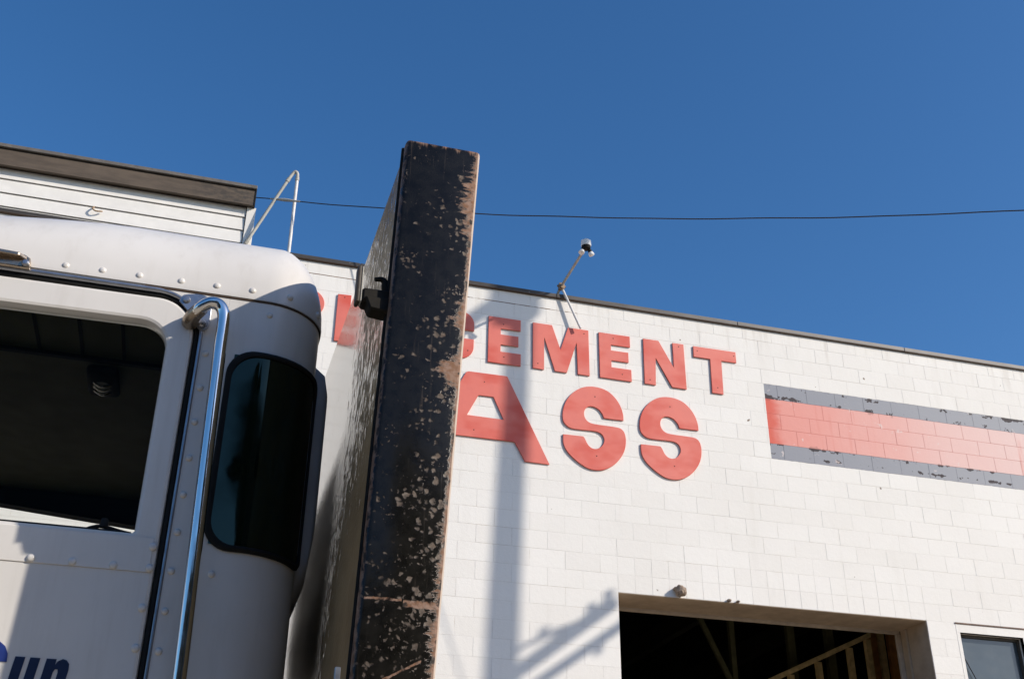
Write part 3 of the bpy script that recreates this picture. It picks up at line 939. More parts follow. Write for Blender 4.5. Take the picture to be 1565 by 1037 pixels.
# conduit standing behind the parapet
cp = thing('conduit_pipe', 'pale bent conduit pipe standing behind the parapet beside the siding', 'pipe', (0.466, D+0.35, 8.6))
k = (D+0.35)/(D+0.35)
Yp = D+0.35
bm = bmesh.new()
tube(bm, [(0.453, Yp, 8.5), (0.449, Yp, 9.3), (0.444, Yp, 10.09)], 0.021, 10)
build('upright', bm, MAT['galv'], cp, smooth=40)
bm = bmesh.new()
tube(bm, smooth_path([(0.444, Yp, 10.092), (0.440, Yp, 10.16), (0.415, Yp, 10.192), (0.385, Yp+0.01, 10.165), (0.335, Yp+0.02, 10.06)], 5), 0.021, 10)
build('elbow', bm, MAT['galv_dull'], cp, smooth=40)
bm = bmesh.new()
tube(bm, [(0.334, Yp+0.02, 10.058), (-0.092, Yp+0.20, 9.085), (-0.095, Yp+0.22, 8.6)], 0.020, 10)
build('sloping_run', bm, MAT['galv_dull'], cp, smooth=40)
for p0, p1 in (((0.4445, Yp, 10.06), (0.4438, Yp, 10.11)), ((0.345, Yp+0.018, 10.085), (0.325, Yp+0.024, 10.04)), ((-0.05, Yp+0.18, 9.185), (-0.07, Yp+0.19, 9.14))):
    bm = bmesh.new()
    tube(bm, [p0, p1], 0.026, 10)
    build('coupling', bm, MAT['galv_dull'], cp, smooth=40)

# ------------------------------------------------------------------ bracket lamp over the parapet
ZA, XA = 8.865, 3.775
lampb = thing('bracket_lamp', 'twin lamp on a rusty arm reaching out from the parapet above the letter M', 'lamp', (XA, D, 8.75))
bm = bmesh.new()
tube(bm, [(XA-0.055, D+0.05, 8.70), (XA-0.01, D-0.03, ZA-0.02)], 0.017, 8)
build('mast', bm, MAT['galv_dull'], lampb, smooth=40)
bm = bmesh.new()
tube(bm, [(XA, D-0.02, ZA), (XA+0.01, D-0.9, ZA+0.012)], 0.017, 8)
build('arm', bm, MAT['galv_dull'], lampb, smooth=40)
bm = bmesh.new()
tube(bm, [(XA+0.01, D-0.055, ZA-0.03), (4.005, D-0.086, 8.285)], 0.015, 8)
build('brace', bm, MAT['galv'], lampb, smooth=40)
bm = bmesh.new()
box(bm, XA-0.035, XA+0.035, D-0.085, D-0.02, ZA-0.05, ZA+0.035, bev=0.01)
tube(bm, [(XA-0.05, D-0.05, ZA), (XA+0.055, D-0.05, ZA)], 0.014, 8)
tube(bm, [(XA, D-0.1, ZA-0.03), (XA, D-0.02, ZA-0.03)], 0.018, 8)
build('clamp', bm, MAT['fitting'], lampb, smooth=40)
LX, LY, LZ = XA+0.012, D-0.93, ZA+0.01
bm = bmesh.new()
lathe(bm, [(0.0, 0.115), (0.045, 0.113), (0.060, 0.10), (0.062, 0.05), (0.058, 0.03), (0.0, 0.03)], (LX+0.01, LY, LZ), (0, 0, 1), 14)
build('cap', bm, MAT['lampwhite'], lampb, smooth=40)
bm = bmesh.new()
lathe(bm, [(0.0, 0.03), (0.055, 0.029), (0.052, -0.005), (0.03, -0.015), (0.0, -0.015)], (LX+0.01, LY, LZ), (0, 0, 1), 14)
build('collar', bm, MAT['blackpaint'], lampb, smooth=40)
for sx, ax in ((-0.028, (-0.35, -0.2, -1)), (0.045, (0.45, 0.05, -1))):
    bm = bmesh.new()
    lathe(bm, [(0.0, -0.005), (0.018, 0.0), (0.024, 0.03), (0.026, 0.045), (0.0, 0.045)], (LX+sx, LY, LZ+0.0), ax, 12)
    h = build('lamp_socket', bm, MAT['blackpaint'], lampb, smooth=40)
    bm = bmesh.new()
    lathe(bm, [(0.026, 0.046), (0.033, 0.065), (0.036, 0.085), (0.02, 0.095), (0.0, 0.096)], (LX+sx, LY, LZ+0.0), ax, 12)
    build('bulb', bm, MAT['lampwhite'], h, smooth=40)

# ------------------------------------------------------------------ utility pole out of frame; its shadow falls on the wall
PT = 5.9                                        # metres from the pole to the wall
PY = D - PT
SX, SZ = PT*1.28, PT*0.883
def pole_x(z):
    return 3.215 + SX + (z - 7.685 - SZ)*0.040
pole = thing('unseen_utility_pole', 'unseen tall wooden utility pole, out of frame, whose shadow crosses the red letters', 'pole', (pole_x(0), PY, 0))
bm = bmesh.new()
tube(bm, [(pole_x(z), PY, z) for z in (0, 4, 8, 12, 15.0)], [0.16, 0.145, 0.130, 0.108, 0.095], 14)
build('pole_shaft', bm, MAT['polewood'], pole, smooth=40)
bm = bmesh.new()
zt = 8.33 + SZ
lathe(bm, [(0.0, 0.0), (0.19, 0.01), (0.205, 0.05), (0.205, 0.85), (0.16, 0.92), (0.0, 0.93)], (pole_x(zt)-0.02, PY-0.02, zt), (0, 0, 1), 18)
build('transformer', bm, MAT['grey_can'], pole, smooth=40)
def arm(z0, dz, y0, y1, w, h):
    xq = pole_x(z0)
    bm = bmesh.new()
    za, zb = z0+dz*abs(y0), z0+dz*abs(y1)
    hexa(bm, [(xq-w, PY+y0, za-h), (xq+w, PY+y0, za-h), (xq+w, PY+y1, zb-h), (xq-w, PY+y1, zb-h),
              (xq-w, PY+y0, za+h), (xq+w, PY+y0, za+h), (xq+w, PY+y1, zb+h), (xq-w, PY+y1, zb+h)])
    build('crossarm', bm, MAT['polewood'], pole)
arm(8.80+SZ, -0.31, -0.75, 0.0, 0.05, 0.075)
arm(4.00+SZ, 0.085, -0.05, 1.0, 0.05, 0.05)
arm(3.76+SZ, 0.018, -0.05, 1.25, 0.04, 0.035)
arm(4.30+SZ, -0.25, 0.12, 0.62, 0.018, 0.018)
for yy, zz in ((0.96, 4.13+SZ), (0.80, 4.11+SZ), (0.50, 4.08+SZ), (0.38, 4.18+SZ), (0.85, 3.74+SZ-0.10), (1.12, 3.78+SZ)):
    bm = bmesh.new()
    lathe(bm, [(0.02, 0), (0.035, 0.02), (0.03, 0.05), (0.045, 0.07), (0.03, 0.11), (0.0, 0.12)], (pole_x(9), PY+yy, zz), (0, 0, 1), 10)
    build('insulator', bm, MAT['ceramic'], pole, smooth=40)

# overhead service wire from the siding corner to that pole
wa, wb, sag = Vector((-0.022, D+0.57, 9.86)), Vector((pole_x(7.9), PY+0.11, 7.90)), 0.40
wire = bmesh.new()
pts = []
for i in range(61):
    s = i/60
    p = wa.lerp(wb, s)
    p.z -= 4*sag*s*(1-s)
    p.z += 0.006*math.sin(i*0.9)*math.sin(i*0.23+1)
    pts.append(p)
tube(wire, pts, 0.0065, 6)
wt = thing('service_wire', 'thin black overhead wire running right from the corner of the siding', 'wire', wa)
build('wire_or_reflection', wire, MAT['wire'], wt, smooth=60)
bm = bmesh.new()
tube(bm, [pts[0].lerp(pts[2], .5), pts[2], pts[3]], [0.010, 0.022, 0.010], 8)
build('splice', bm, MAT['galv_dull'], wt, smooth=60)

# ------------------------------------------------------------------ truck cab
YC, YC2 = 2.25, 3.85                 # near and far side of the cab
XF = -1.45                           # front of the cab
XE, RC = 0.05, 0.136                 # where the rear corner starts, and its radius
ZS, RT = 2.884, 0.243                # roof seam, roof edge radius
ZB = 1.15
truck = thing('truck_cab', 'white riveted truck cab seen from below, its rear half in shade', 'truck', (0, 3.05, 0))

def plan(offset=0.0, n=14):
    """Rear part of the cab's plan outline from the near side round to the far side, moved inwards by offset."""
    out = []
    r = RC - offset
    if r > 0.012:
        for i in range(n+1):
            a = -math.pi/2 + (math.pi/2)*i/n
            out.append((XE + r*math.cos(a), YC+RC + r*math.sin(a)))
        for i in range(n+1):
            a = (math.pi/2)*i/n
            out.append((XE + r*math.cos(a), YC2-RC + r*math.sin(a)))
    else:
        xr = XE+RC-offset
        s = 0.012
        for i in range(n+1):
            a = -math.pi/2 + (math.pi/2)*i/n
            out.append((xr-s + s*math.cos(a), YC+offset+s + s*math.sin(a)))
        for i in range(n+1):
            a = (math.pi/2)*i/n
            out.append((xr-s + s*math.cos(a), YC2-offset-s + s*math.sin(a)))
    return out

# side and rear sheet with the cut for the door's rounded corner
DXR, DRT, DTOP = -0.086, 0.092, 2.858          # door gap line: rear edge, corner radius, top
gapw = 0.007
XJ = -0.028
side_out = [(XJ, ZB), (XJ, ZS)] + [(XF, ZS), (XF, DTOP+gapw)] + [(DXR-DRT, DTOP+gapw)] + arc(DXR-DRT, DTOP-DRT, DRT+gapw, 90, 0, 10)[1:] + [(DXR+gapw, ZB)]
me = plate_mesh([side_out[::-1]], YC, 0.02, 0.0015)
shell = bmesh.new()
shell.from_mesh(me)
pl = [(XJ, YC), (0.0, YC), (0.03, YC)] + plan()
zz = [ZB, 1.8, 2.3, 2.6, ZS]
rows = [[shell.verts.new((x, y, z)) for x, y in pl] for z in zz]
for a, b in zip(rows, rows[1:]):
    for i in range(len(pl)-1):
        shell.faces.new((a[i], a[i+1], b[i+1], b[i]))
side = build('side_sheet', shell, MAT['cab'], truck, smooth=35)

# roof: overlaps the sides by a lip, then rolls over
roof = bmesh.new()
rings = []
prof = [(-0.0035, ZS-0.006), (-0.004, ZS+0.002), (-0.003, ZS+0.012)]
for i in range(1, 15):
    a = R(i*90/14)
    prof.append((RT*(1-math.cos(a)) - 0.003*(1-i/14), ZS + 0.012 + (RT-0.012)*math.sin(a)))
for off, z in prof:
    xs_ = [XF + (XE-XF)*i/24 for i in range(24)]
    ring = [(x, YC+off) for x in xs_] + [(x + (0.22*max(0.0, off) if x > XE else 0.0), y) for x, y in plan(off)] + [(x, YC2-off) for x in xs_[::-1]]
    def droop(x):
        return 0.030*min(3.0, max(0.0, (-0.25-x)/0.30)**1.7)*(z-ZS)/RT
    rings.append([roof.verts.new((x, y, z-droop(x))) for x, y in ring])
for a, b in zip(rings, rings[1:]):
    for i in range(len(a)-1):
        roof.faces.new((a[i], a[i+1], b[i+1], b[i]))
roof.faces.new(rings[-1])
roofo = build('roof', roof, MAT['cab'], truck, smooth=50)
bm = bmesh.new()
tube(bm, [(-0.21, YC-0.0005, ZS-0.0085)] + [(x + 0.0005, y - 0.0005, ZS-0.0085) for x, y in plan(0.0)[:15]] + [(XE+RC+0.0005, YC2-RC, ZS-0.0085)], 0.0024, 6)
build('roof_seam', bm, MAT['seambrown'], truck, smooth=60)
# headliner below the roof, seams and dome lamp
lin = build('headliner', bx(XF, XE+RC-0.03, YC+0.09, YC2-0.06, 2.925, 2.945), MAT['liner'], truck)
for xs in (-0.68, -0.577, -0.475, -0.372, -0.271, -0.168):
    build('liner_seam', bx(xs-0.004, xs+0.004, YC+0.095, 2.735, 2.9215, 2.9245), MAT['seam'], lin)
build('liner_seam', bx(XF, XE+RC-0.03, 2.736, 2.750, 2.914, 2.9247), MAT['seam'], lin)
dome = build('dome_lamp', bx(-0.364, -0.283, 2.775, 2.925, 2.897, 2.9245, bev=0.013, seg=4), MAT['cabin'], truck, smooth=40)
bm = bmesh.new()
lathe(bm, [(0.0, -0.014), (0.012, -0.013), (0.020, -0.008), (0.024, 0.0), (0.026, 0.004)], (-0.3235, 2.85, 2.898), (0, 0, 1), 20)
build('lens', bm, MAT['lens'], dome, smooth=60)
for yy in (2.825, 2.85, 2.875):
    bm = bmesh.new()
    tube(bm, smooth_path([(-0.345, yy, 2.893), (-0.3235, yy-0.004, 2.881), (-0.302, yy, 2.893)], 4), 0.0028, 6)
    build('lamp_bar', bm, MAT['chrome'], dome, smooth=60)
# far side with its window opening, front and rear trim, floor
bm = bmesh.new()
def farz(x):
    return 2.872 + (x+0.676)*(-0.034/0.434)
yf0, yf1 = YC2-0.05, YC2-0.003
hexa(bm, [(XF, yf0, farz(XF)), (0.10, yf0, farz(0.1)), (0.10, yf1, farz(0.1)), (XF, yf1, farz(XF)), (XF, yf0, 2.95), (0.10, yf0, 2.95), (0.10, yf1, 2.95), (XF, yf1, 2.95)])
box(bm, XF, 0.10, yf0, yf1, ZB, 2.31)
box(bm, -0.145, 0.10, yf0+0.001, yf1-0.001, 2.311, farz(0.1)-0.001)
build('far_side', bm, MAT['cabin'], truck)
build('rear_trim', bx(0.10, 0.115, YC+0.12, YC2-0.1, ZB, 2.92), MAT['cabin'], truck)
build('front_trim', bx(XF, XF+0.03, YC+0.021, YC2-0.06, ZB, 2.92), MAT['cabin'], truck)
build('floor_pan', bx(XF, 0.17, YC+0.03, YC2-0.03, ZB-0.03, ZB-0.001), MAT['rail'], truck)
bm = bmesh.new()
box(bm, XF, -0.055, YC+0.045, YC+0.06, ZB, 2.29)
box(bm, -0.138, 0.099, YC+0.045, YC+0.06, 2.291, 2.92)
build('door_lining', bm, MAT['cabin'], truck)

# door
door_out = [(XF+0.25, ZB+0.02), (DXR-gapw, ZB+0.02)] + arc(DXR-DRT, DTOP-DRT, DRT-gapw, 0, 90, 12) + [(XF+0.25, DTOP-gapw-0.004)]
WXR, WZT, WZB = -0.146, 2.790, 2.319
win_hole = [(XF+0.33, WZB), (XF+0.33, WZT-0.01)] + [(-0.212, WZT)] + arc(-0.206, WZT-0.060, 0.060, 90, 0, 10)[1:] + [(WXR+0.003, WZB+0.004), (WXR-0.001, WZB)]
me = plate_mesh([door_out, win_hole], YC-0.004, 0.042, 0.008)
door = finish('door', me, MAT['cab'], truck, smooth=40)
# belt moulding: the upper door frame sheet laps over the lower skin
lap = [(XF+0.26, 2.241), (DXR-gapw-0.010, 2.241), (DXR-gapw-0.010, 2.310), (XF+0.26, 2.310)]
me = plate_mesh([lap], YC-0.0062, 0.003, 0.0008)
finish('belt_sheet', me, MAT['cab'], door)
build('sill_strip', bx(XF+0.34, WXR-0.02, YC+0.004, YC+0.02, WZB-0.004, WZB+0.004, bev=0.002, seg=1), MAT['black'], door)
# sill latch
bm = bmesh.new()
tube(bm, smooth_path([(-0.238, YC+0.02, 2.321), (-0.225, YC+0.02, 2.328), (-0.205, YC+0.02, 2.332), (-0.17, YC+0.02, 2.325), (-0.15, YC+0.02, 2.322)], 4), [0.004]*17, 8)
lathe(bm, [(0.0, 0.014), (0.006, 0.012), (0.008, 0.004), (0.008, -0.006), (0.0, -0.006)], (-0.203, YC+0.02, 2.336), (0, 0, 1), 10)
build('latch', bm, MAT['black'], door, smooth=40)
pane = plate_mesh([[(XF+0.34, WZB-0.005), (XF+0.34, WZT-0.002), (-0.212, WZT+0.004)] + arc(-0.206, WZT-0.060, 0.064, 90, 0, 8)[1:] + [(WXR+0.007, WZB-0.005)]][0:1], YC+0.018, 0.004)
finish('pane', pane, MAT['pane'], door)
# rubber seal in the gap and drip rail over it
path = [(XF, YC+0.006, DTOP), (-0.6, YC+0.006, DTOP), (DXR-DRT, YC+0.006, DTOP)] + [(x, YC+0.006, z) for x, z in arc(DXR-DRT, DTOP-DRT, DRT, 90, 0, 14)[1:]] + [(DXR, YC+0.006, 2.3), (DXR, YC+0.006, ZB)]
bm = bmesh.new()
tube(bm, path, 0.0070, 8)
build('door_seal', bm, MAT['black'], truck, smooth=50)
path = [(XF, YC-0.003, DTOP+0.010), (-0.6, YC-0.003, DTOP+0.010), (DXR-DRT, YC-0.003, DTOP+0.009)] + [(x, YC-0.002, z) for x, z in arc(DXR-DRT, DTOP-DRT, DRT+0.0085, 90, 0, 14)[1:]] + [(DXR+0.0085, YC-0.001, 2.3), (DXR+0.0085, YC-0.001, ZB)]
bm = bmesh.new()
tube(bm, path, [0.0062, 0.0062, 0.006] + [0.0055-0.0015*i/13 for i in range(14)] + [0.0038, 0.0038], 8)
build('drip_rail', bm, MAT['steel'], truck, smooth=50)

# rivets
bm = bmesh.new()
lathe(bm, [(0.0095, 0.001), (0.0092, -0.0018), (0.0072, -0.0042), (0.004, -0.0055), (0.0, -0.0058)], (0, 0, 0), (0, 1, 0), 12)
rm = mesh(bm, 'rivet')
rm.materials.append(MAT['cab'])
for p in rm.polygons:
    p.use_smooth = True
def rivet(parent, x, y, z, ang=0.0, s=1.0):
    s *= 0.86
    o = bpy.data.objects.new('rivet', rm)
    o.parent = parent
    o.location = Vector((x, y, z)) - woff(parent)
    o.rotation_euler = (0, 0, ang)
    o.scale = (s, s, s)
    col.objects.link(o)
for x, z in ((-0.609, 2.893), (-0.532, 2.894), (-0.379, 2.895), (-0.303, 2.896), (-0.226, 2.897), (-0.137, 2.898), (-0.060, 2.899), (0.018, 2.900)):
    rivet(roofo, x, YC+0.0035-0.005, z)
for a in (22, 62):
    rivet(roofo, XE + (RC+0.003)*math.sin(R(a)), YC+RC-(RC+0.003)*math.cos(R(a)), 2.902, R(a))
for x, z in ((-0.320, 2.249), (-0.245, 2.249), (-0.170, 2.249), (-0.103, 2.249), (-0.103, 2.292), (-0.395, 2.249), (-0.47, 2.249)):
    rivet(door, x, YC-0.0062, z)
for z in (2.172, 2.096, 2.02, 1.94, 1.86):
    rivet(door, -0.1045, YC-0.004, z)
for z in (2.729, 2.647, 2.568, 2.487, 2.407, 2.328, 2.249, 2.170, 2.094, 2.015, 1.935):
    rivet(side, -0.062, YC, z, 0, 0.9)
rivet(side, 0.015, YC, 2.250, 0, 0.9)
rivet(side, 0.062, YC+0.001, 2.845, R(6), 0.9)

# grab bar with its bracket plate
YB = 2.192
bar = bmesh.new()
tube(bar, smooth_path([(-0.099, YC-0.012, 2.800), (-0.096, YC-0.030, 2.803), (-0.085, YB+0.008, 2.812), (-0.066, YB, 2.823), (-0.047, YB, 2.820), (-0.036, YB, 2.800), (-0.033, YB, 2.76), (-0.0325, YB, 2.70), (-0.026, YB, 2.40), (-0.0165, YB, 2.05), (-0.010, YB, 1.60), (-0.012, YB+0.01, 1.50), (-0.02, YC-0.01, 1.47)], 6), 0.0138, 16)
grab = build('grab_bar', bar, MAT['chrome'], truck, smooth=60)
bm = bmesh.new()
tube(bm, smooth_path([(-0.104, YC-0.004, 2.797), (-0.103, YC-0.014, 2.799), (-0.097, YC-0.030, 2.804), (-0.083, YB+0.010, 2.813)], 4), [0.0185, 0.0185, 0.018, 0.018, 0.0175, 0.0172, 0.017, 0.0168, 0.0166, 0.0164, 0.0162, 0.016, 0.0158], 14)
build('grab_socket', bm, MAT['bronze'], grab, smooth=50)
me = plate_mesh([smooth_outline([(-0.134, 2.846), (-0.129, 2.860), (-0.116, 2.866), (-0.094, 2.869), (-0.078, 2.866), (-0.066, 2.856), (-0.063, 2.822), (-0.064, 2.800), (-0.067, 2.787), (-0.076, 2.781), (-0.087, 2.786), (-0.096, 2.805)], 3)], YC-0.007, 0.005, 0.001)
brk = finish('bracket_plate', me, MAT['steel'], truck, smooth=40)
for x, z in ((-0.119, 2.851), (-0.0785, 2.797)):
    bm = bmesh.new()
    lathe(bm, [(0.0085, 0.0), (0.0085, -0.003), (0.006, -0.0055), (0.0, -0.006)], (x, YC-0.007, z), (0, 1, 0), 10)
    build('bolt', bm, MAT['steel'], brk, smooth=40)

# wrap-round rear quarter window
def corner_pt(s, off):
    """Point on the cab side at arc length s behind x=0 (plan), pushed out by off."""
    if s <= XE:
        return (s, YC-off)
    a = min((s-XE)/RC, math.pi/2)
    x, y = XE + (RC+off)*math.sin(a), YC+RC-(RC+off)*math.cos(a)
    extra = s-XE-RC*math.pi/2
    return (x, y + max(0, extra))
def wrapped(outline, inner, off_o, off_i):
    """Ring between two outlines in (arc length, z), bent round the corner."""
    bm = bmesh.new()
    def ring(o, off):
        return [bm.verts.new((*corner_pt(s, off), z)) for s, z in o]
    a0, a1 = ring(outline, 0.0), ring(outline, off_o)
    b1, b0 = ring(inner, off_i), ring(inner, off_i-0.004)
    for p, q in ((a0, a1), (a1, b1), (b1, b0)):
        for i in range(len(p)):
            j = (i+1) % len(p)
            bm.faces.new((p[i], p[j], q[j], q[i]))
    return bm
S0, S1q, QB, QT = -0.014, 0.268, 2.298, 2.748
outer = round_rect(S0, S1q, QB, QT, (0.06, 0.055, 0.06, 0.055), 8)
def dense(o, n=5):
    out = []
    for i in range(len(o)):
        a, b = Vector(o[i]), Vector(o[(i+1) % len(o)])
        m = max(1, int((b-a).length/0.02))
        out += [tuple(a.lerp(b, k/m)) for k in range(m)]
    return out
outer = dense(outer)
cs, cz = (S0+S1q)/2, (QB+QT)/2
mid_ = [(cs+(s-cs)*(1-0.006/0.141), cz+(z-cz)*(1-0.006/0.225)) for s, z in outer]
inner = [(cs+(s-cs)*(1-0.013/0.141), cz+(z-cz)*(1-0.012/0.225)) for s, z in outer]
bm = bmesh.new()
def ringv(o, off):
    return [bm.verts.new((*corner_pt(s, off), z)) for s, z in o]
rr = [ringv(outer, -0.002), ringv(outer, 0.005), ringv(mid_, 0.009), ringv(inner, 0.007), ringv(inner, 0.001)]
for p, q in zip(rr, rr[1:]):
    for i in range(len(p)):
        j = (i+1) % len(p)
        bm.faces.new((p[i], p[j], q[j], q[i]))
qw = build('quarter_window_frame', bm, MAT['black'], truck, smooth=50)
bm = bmesh.new()
ns, nz = 24, 6
s_in0, s_in1 = min(s for s, z in inner), max(s for s, z in inner)
z_in0, z_in1 = min(z for s, z in inner), max(z for s, z in inner)
g = [[bm.verts.new((*corner_pt(s_in0+(s_in1-s_in0)*i/ns, 0.003), z_in0+(z_in1-z_in0)*k/nz)) for i in range(ns+1)] for k in range(nz+1)]
for k in range(nz):
    for i in range(ns):
        bm.faces.new((g[k][i], g[k][i+1], g[k+1][i+1], g[k+1][i]))
build('tinted_pane', bm, MAT['tint'], qw, smooth=60)
# rear window housing that stands off the back of the cab
XR = XE+RC
bm = bmesh.new()
def hous(x, y0, y1, z0, z1):
    return [(x, y, z) for y, z in round_rect(y0, y1, z0, z1, (0.06,)*4, 6)]
h0 = [bm.verts.new(p) for p in hous(XR-0.01, 2.40, 3.70, 2.22, 2.84)]
h1 = [bm.verts.new(p) for p in hous(XR+0.028, 2.42, 3.68, 2.30, 2.82)]
h2 = [bm.verts.new(p) for p in hous(XR+0.040, 2.45, 3.65, 2.40, 2.79)]
for p, q in ((h0, h1), (h1, h2)):
    for i in range(len(p)):
        j = (i+1) % len(p)
        bm.faces.new((p[i], p[j], q[j], q[i]))
bm.faces.new(h2)
build('rear_window_housing', bm, MAT['greyshell'], truck, smooth=50)

# visor bracket at the top left
bm = bmesh.new()
pv = [(-0.75, 2.906), (-0.52, 2.902), (-0.461, 2.899), (-0.449, 2.892), (-0.444, 2.872), (-0.447, 2.8665), (-0.75, 2.868)]
me = plate_mesh([pv], YC-0.018, 0.014, 0.003)
vis = finish('visor_bracket', me, MAT['bronze'], truck, smooth=40)
bm = bmesh.new()
hexa(bm, [(-0.75, YC-0.06, 2.882), (-0.47, YC-0.032, 2.886), (-0.455, YC-0.017, 2.886), (-0.75, YC-0.017, 2.882),
          (-0.75, YC-0.06, 2.893), (-0.47, YC-0.032, 2.895), (-0.455, YC-0.017, 2.895), (-0.75, YC-0.017, 2.893)], 0.002, 1)
build('visor_lip', bm, MAT['bronze'], vis)
bm = bmesh.new()
lathe(bm, [(0.008, 0.0), (0.008, -0.004), (0.005, -0.007), (0.0, -0.0075)], (-0.456, YC-0.018, 2.877), (0, 1, 0), 10)
build('bolt', bm, MAT['steel'], vis, smooth=40)

# door lettering "Sun", slanted heavy sans
def slant(pts, x0, z0, k=0.11):
    return [(x0 + a + k*b, z0 + b) for a, b in pts]
XH = 0.098
def txt(name, outlines, mat, label=None):
    me = plate_mesh(outlines, YC-0.0056, 0.0012)
    o = finish(name, me, MAT[mat], door)
    if label:
        o['label'] = label
ZT = 2.066 - XH
W1, W2, W3 = 0.0172, 0.0258, 0.043
u_out = [(0, XH), (0, 0.02)] + arc(0.014, 0.014, 0.015, 190, 270, 5) + [(0.0225, 0.002), (W2, 0.010), (W2, 0.0), (W3, 0.0), (W3, XH), (W2, XH), (W2, 0.024), (0.024, 0.018), (0.0195, 0.018), (W1, 0.024), (W1, XH)]
n_out = [(0, 0), (0, XH), (W1, XH), (W1, XH-0.010), (0.021, XH-0.003), (0.028, XH+0.001), (0.035, XH-0.001), (0.041, XH-0.007), (W3, XH-0.018), (W3, 0), (W2, 0), (W2, XH-0.024), (0.024, XH-0.018), (0.0195, XH-0.018), (W1+0.0002, XH-0.024), (W1+0.0002, 0)]
txt('letter_u', [slant(u_out, -0.3200, ZT)], 'shaded_blue')
txt('letter_n', [slant(n_out, -0.2660, ZT)], 'shaded_blue')
# capital S by stroke
def s_outline(w, h, t):
    cx = w/2
    ro_x, ro_z = w/2, (h+t)/4
    ce = ((cx, h-ro_z), (cx, ro_z))
    def el(c, rx, rz, a0, a1, n=12):
        return [(c[0]+rx*math.cos(R(a0+(a1-a0)*i/n)), c[1]+rz*math.sin(R(a0+(a1-a0)*i/n))) for i in range(n+1)]
    o = el(ce[0], ro_x, ro_z, 0, 270)[:-1] + el(ce[1], ro_x-t, ro_z-t, 90, -180)
    i = el(ce[1], ro_x, ro_z, 180, 450)[:-1] + el(ce[0], ro_x-t, ro_z-t, 270, 0)
    return o + i
txt('letter_s', [slant(s_outline(0.075, 0.130, 0.025), -0.407, ZT-0.004)], 'sunlit_blue')

# chassis and wheels under the cab
for yy in (2.72, 3.30):
    build('chassis_rail', bx(-2.6, 3.4, yy, yy+0.08, 0.86, ZB-0.031), MAT['rail'], truck)
def wheel(x, y0, w):
    bm = bmesh.new()
    lathe(bm, [(0.30, 0.02), (0.44, 0.0), (0.50, 0.03), (0.505, w/2), (0.50, w-0.03), (0.44, w), (0.30, w-0.02)], (x, y0, 0.505), (0, 1, 0), 24)
    wo = build('wheel', bm, MAT['tyre'], truck, smooth=40)
    bm = bmesh.new()
    lathe(bm, [(0.0, 0.06), (0.10, 0.03), (0.12, 0.09), (0.26, 0.10), (0.30, 0.02), (0.30, w-0.02), (0.0, w-0.05)], (x, y0, 0.505), (0, 1, 0), 24)
    build('rim', bm, MAT['steel'], wo, smooth=40)
for xw in (-2.1, 1.6, 2.8):
    for yw in (2.30, 3.50):
        wheel(xw, yw, 0.30)
build('axle_beam', bx(-2.15, -2.05, 2.45, 3.65, 0.46, 0.87), MAT['rail'], truck)
build('axle_beam', bx(1.55, 1.65, 2.45, 3.65, 0.46, 0.87), MAT['rail'], truck)
build('axle_beam', bx(2.75, 2.85, 2.45, 3.65, 0.46, 0.87), MAT['rail'], truck)
bm = bmesh.new()
box(bm, -3.1, XF, 2.55, 3.55, 0.95, 2.05, bev=0.12, seg=3)
build('hood', bm, MAT['cab'], truck, smooth=40)

# ------------------------------------------------------------------ steel bulkhead behind the cab
BZ, BT = 1.15, 3.035
YN = 1.784
hb = thing('steel_bulkhead', 'tall dark steel bulkhead behind the cab, its narrow end worn and rusty', 'bulkhead', (0.2198, YN, BZ))
SK = 0.0
RISE = 0.09                    # the top edge climbs a little towards the far side
def hx(u, z):
    """x across the near end: u=0 left edge, u=1 right edge."""
    f = (z-BZ)/(BT-BZ)
    l = 0.2198 + (0.2720-0.2198)*f
    r = 0.3380 + (0.4257-0.3380)*f
    return l + (r-l)*u
bm = bmesh.new()
hexa(bm, [(hx(0, BZ), YN, BZ), (hx(1, BZ), YN, BZ), (hx(1, BZ)-0.001, YN+0.03, BZ), (hx(0, BZ)-0.001, YN+0.03, BZ),
          (hx(0, BT), YN, BT), (hx(1, BT), YN, BT), (hx(1, BT)-0.001, YN+0.03, BT), (hx(0, BT)-0.001, YN+0.03, BT)], 0.0095, 3)
build('end_plate', bm, MAT['rust'], hb, smooth=35)
YFAR = YN+2.53
def hs(dx0, dx1, y0, y1, z0, z1, trim=0.0):
    v = []
    for z in (z0, z1):
        for uu, y in ((0, y0), (1, y0), (1, y1), (0, y1)):
            zz_ = z + (RISE*(y-YN) if z > 2 else 0.0)
            v.append((hx(uu, z) + (dx0 if uu == 0 else -dx1) + SK*(y-YN), y, zz_))
    return v
bm = bmesh.new()
hexa(bm, hs(0.004, 0.004, YN+0.032, YFAR, BZ, BT-0.006), 0.002, 1)
build('side_sheet', bm, MAT['sheet'], hb)
bm = bmesh.new()
hexa(bm, hs(-0.002, -0.002, YFAR+0.002, YFAR+0.03, BZ, BT), 0.004, 1)
build('end_plate', bm, MAT['blackpaint'], hb)
# weld bead line down the left corner
bm = bmesh.new()
tube(bm, [(hx(0, z)-0.0005+SK*0.033, YN+0.033, z) for z in (BZ, 2.0, 2.5, BT-0.004)], 0.0045, 6)
build('weld_bead', bm, MAT['blackpaint'], hb, smooth=50)

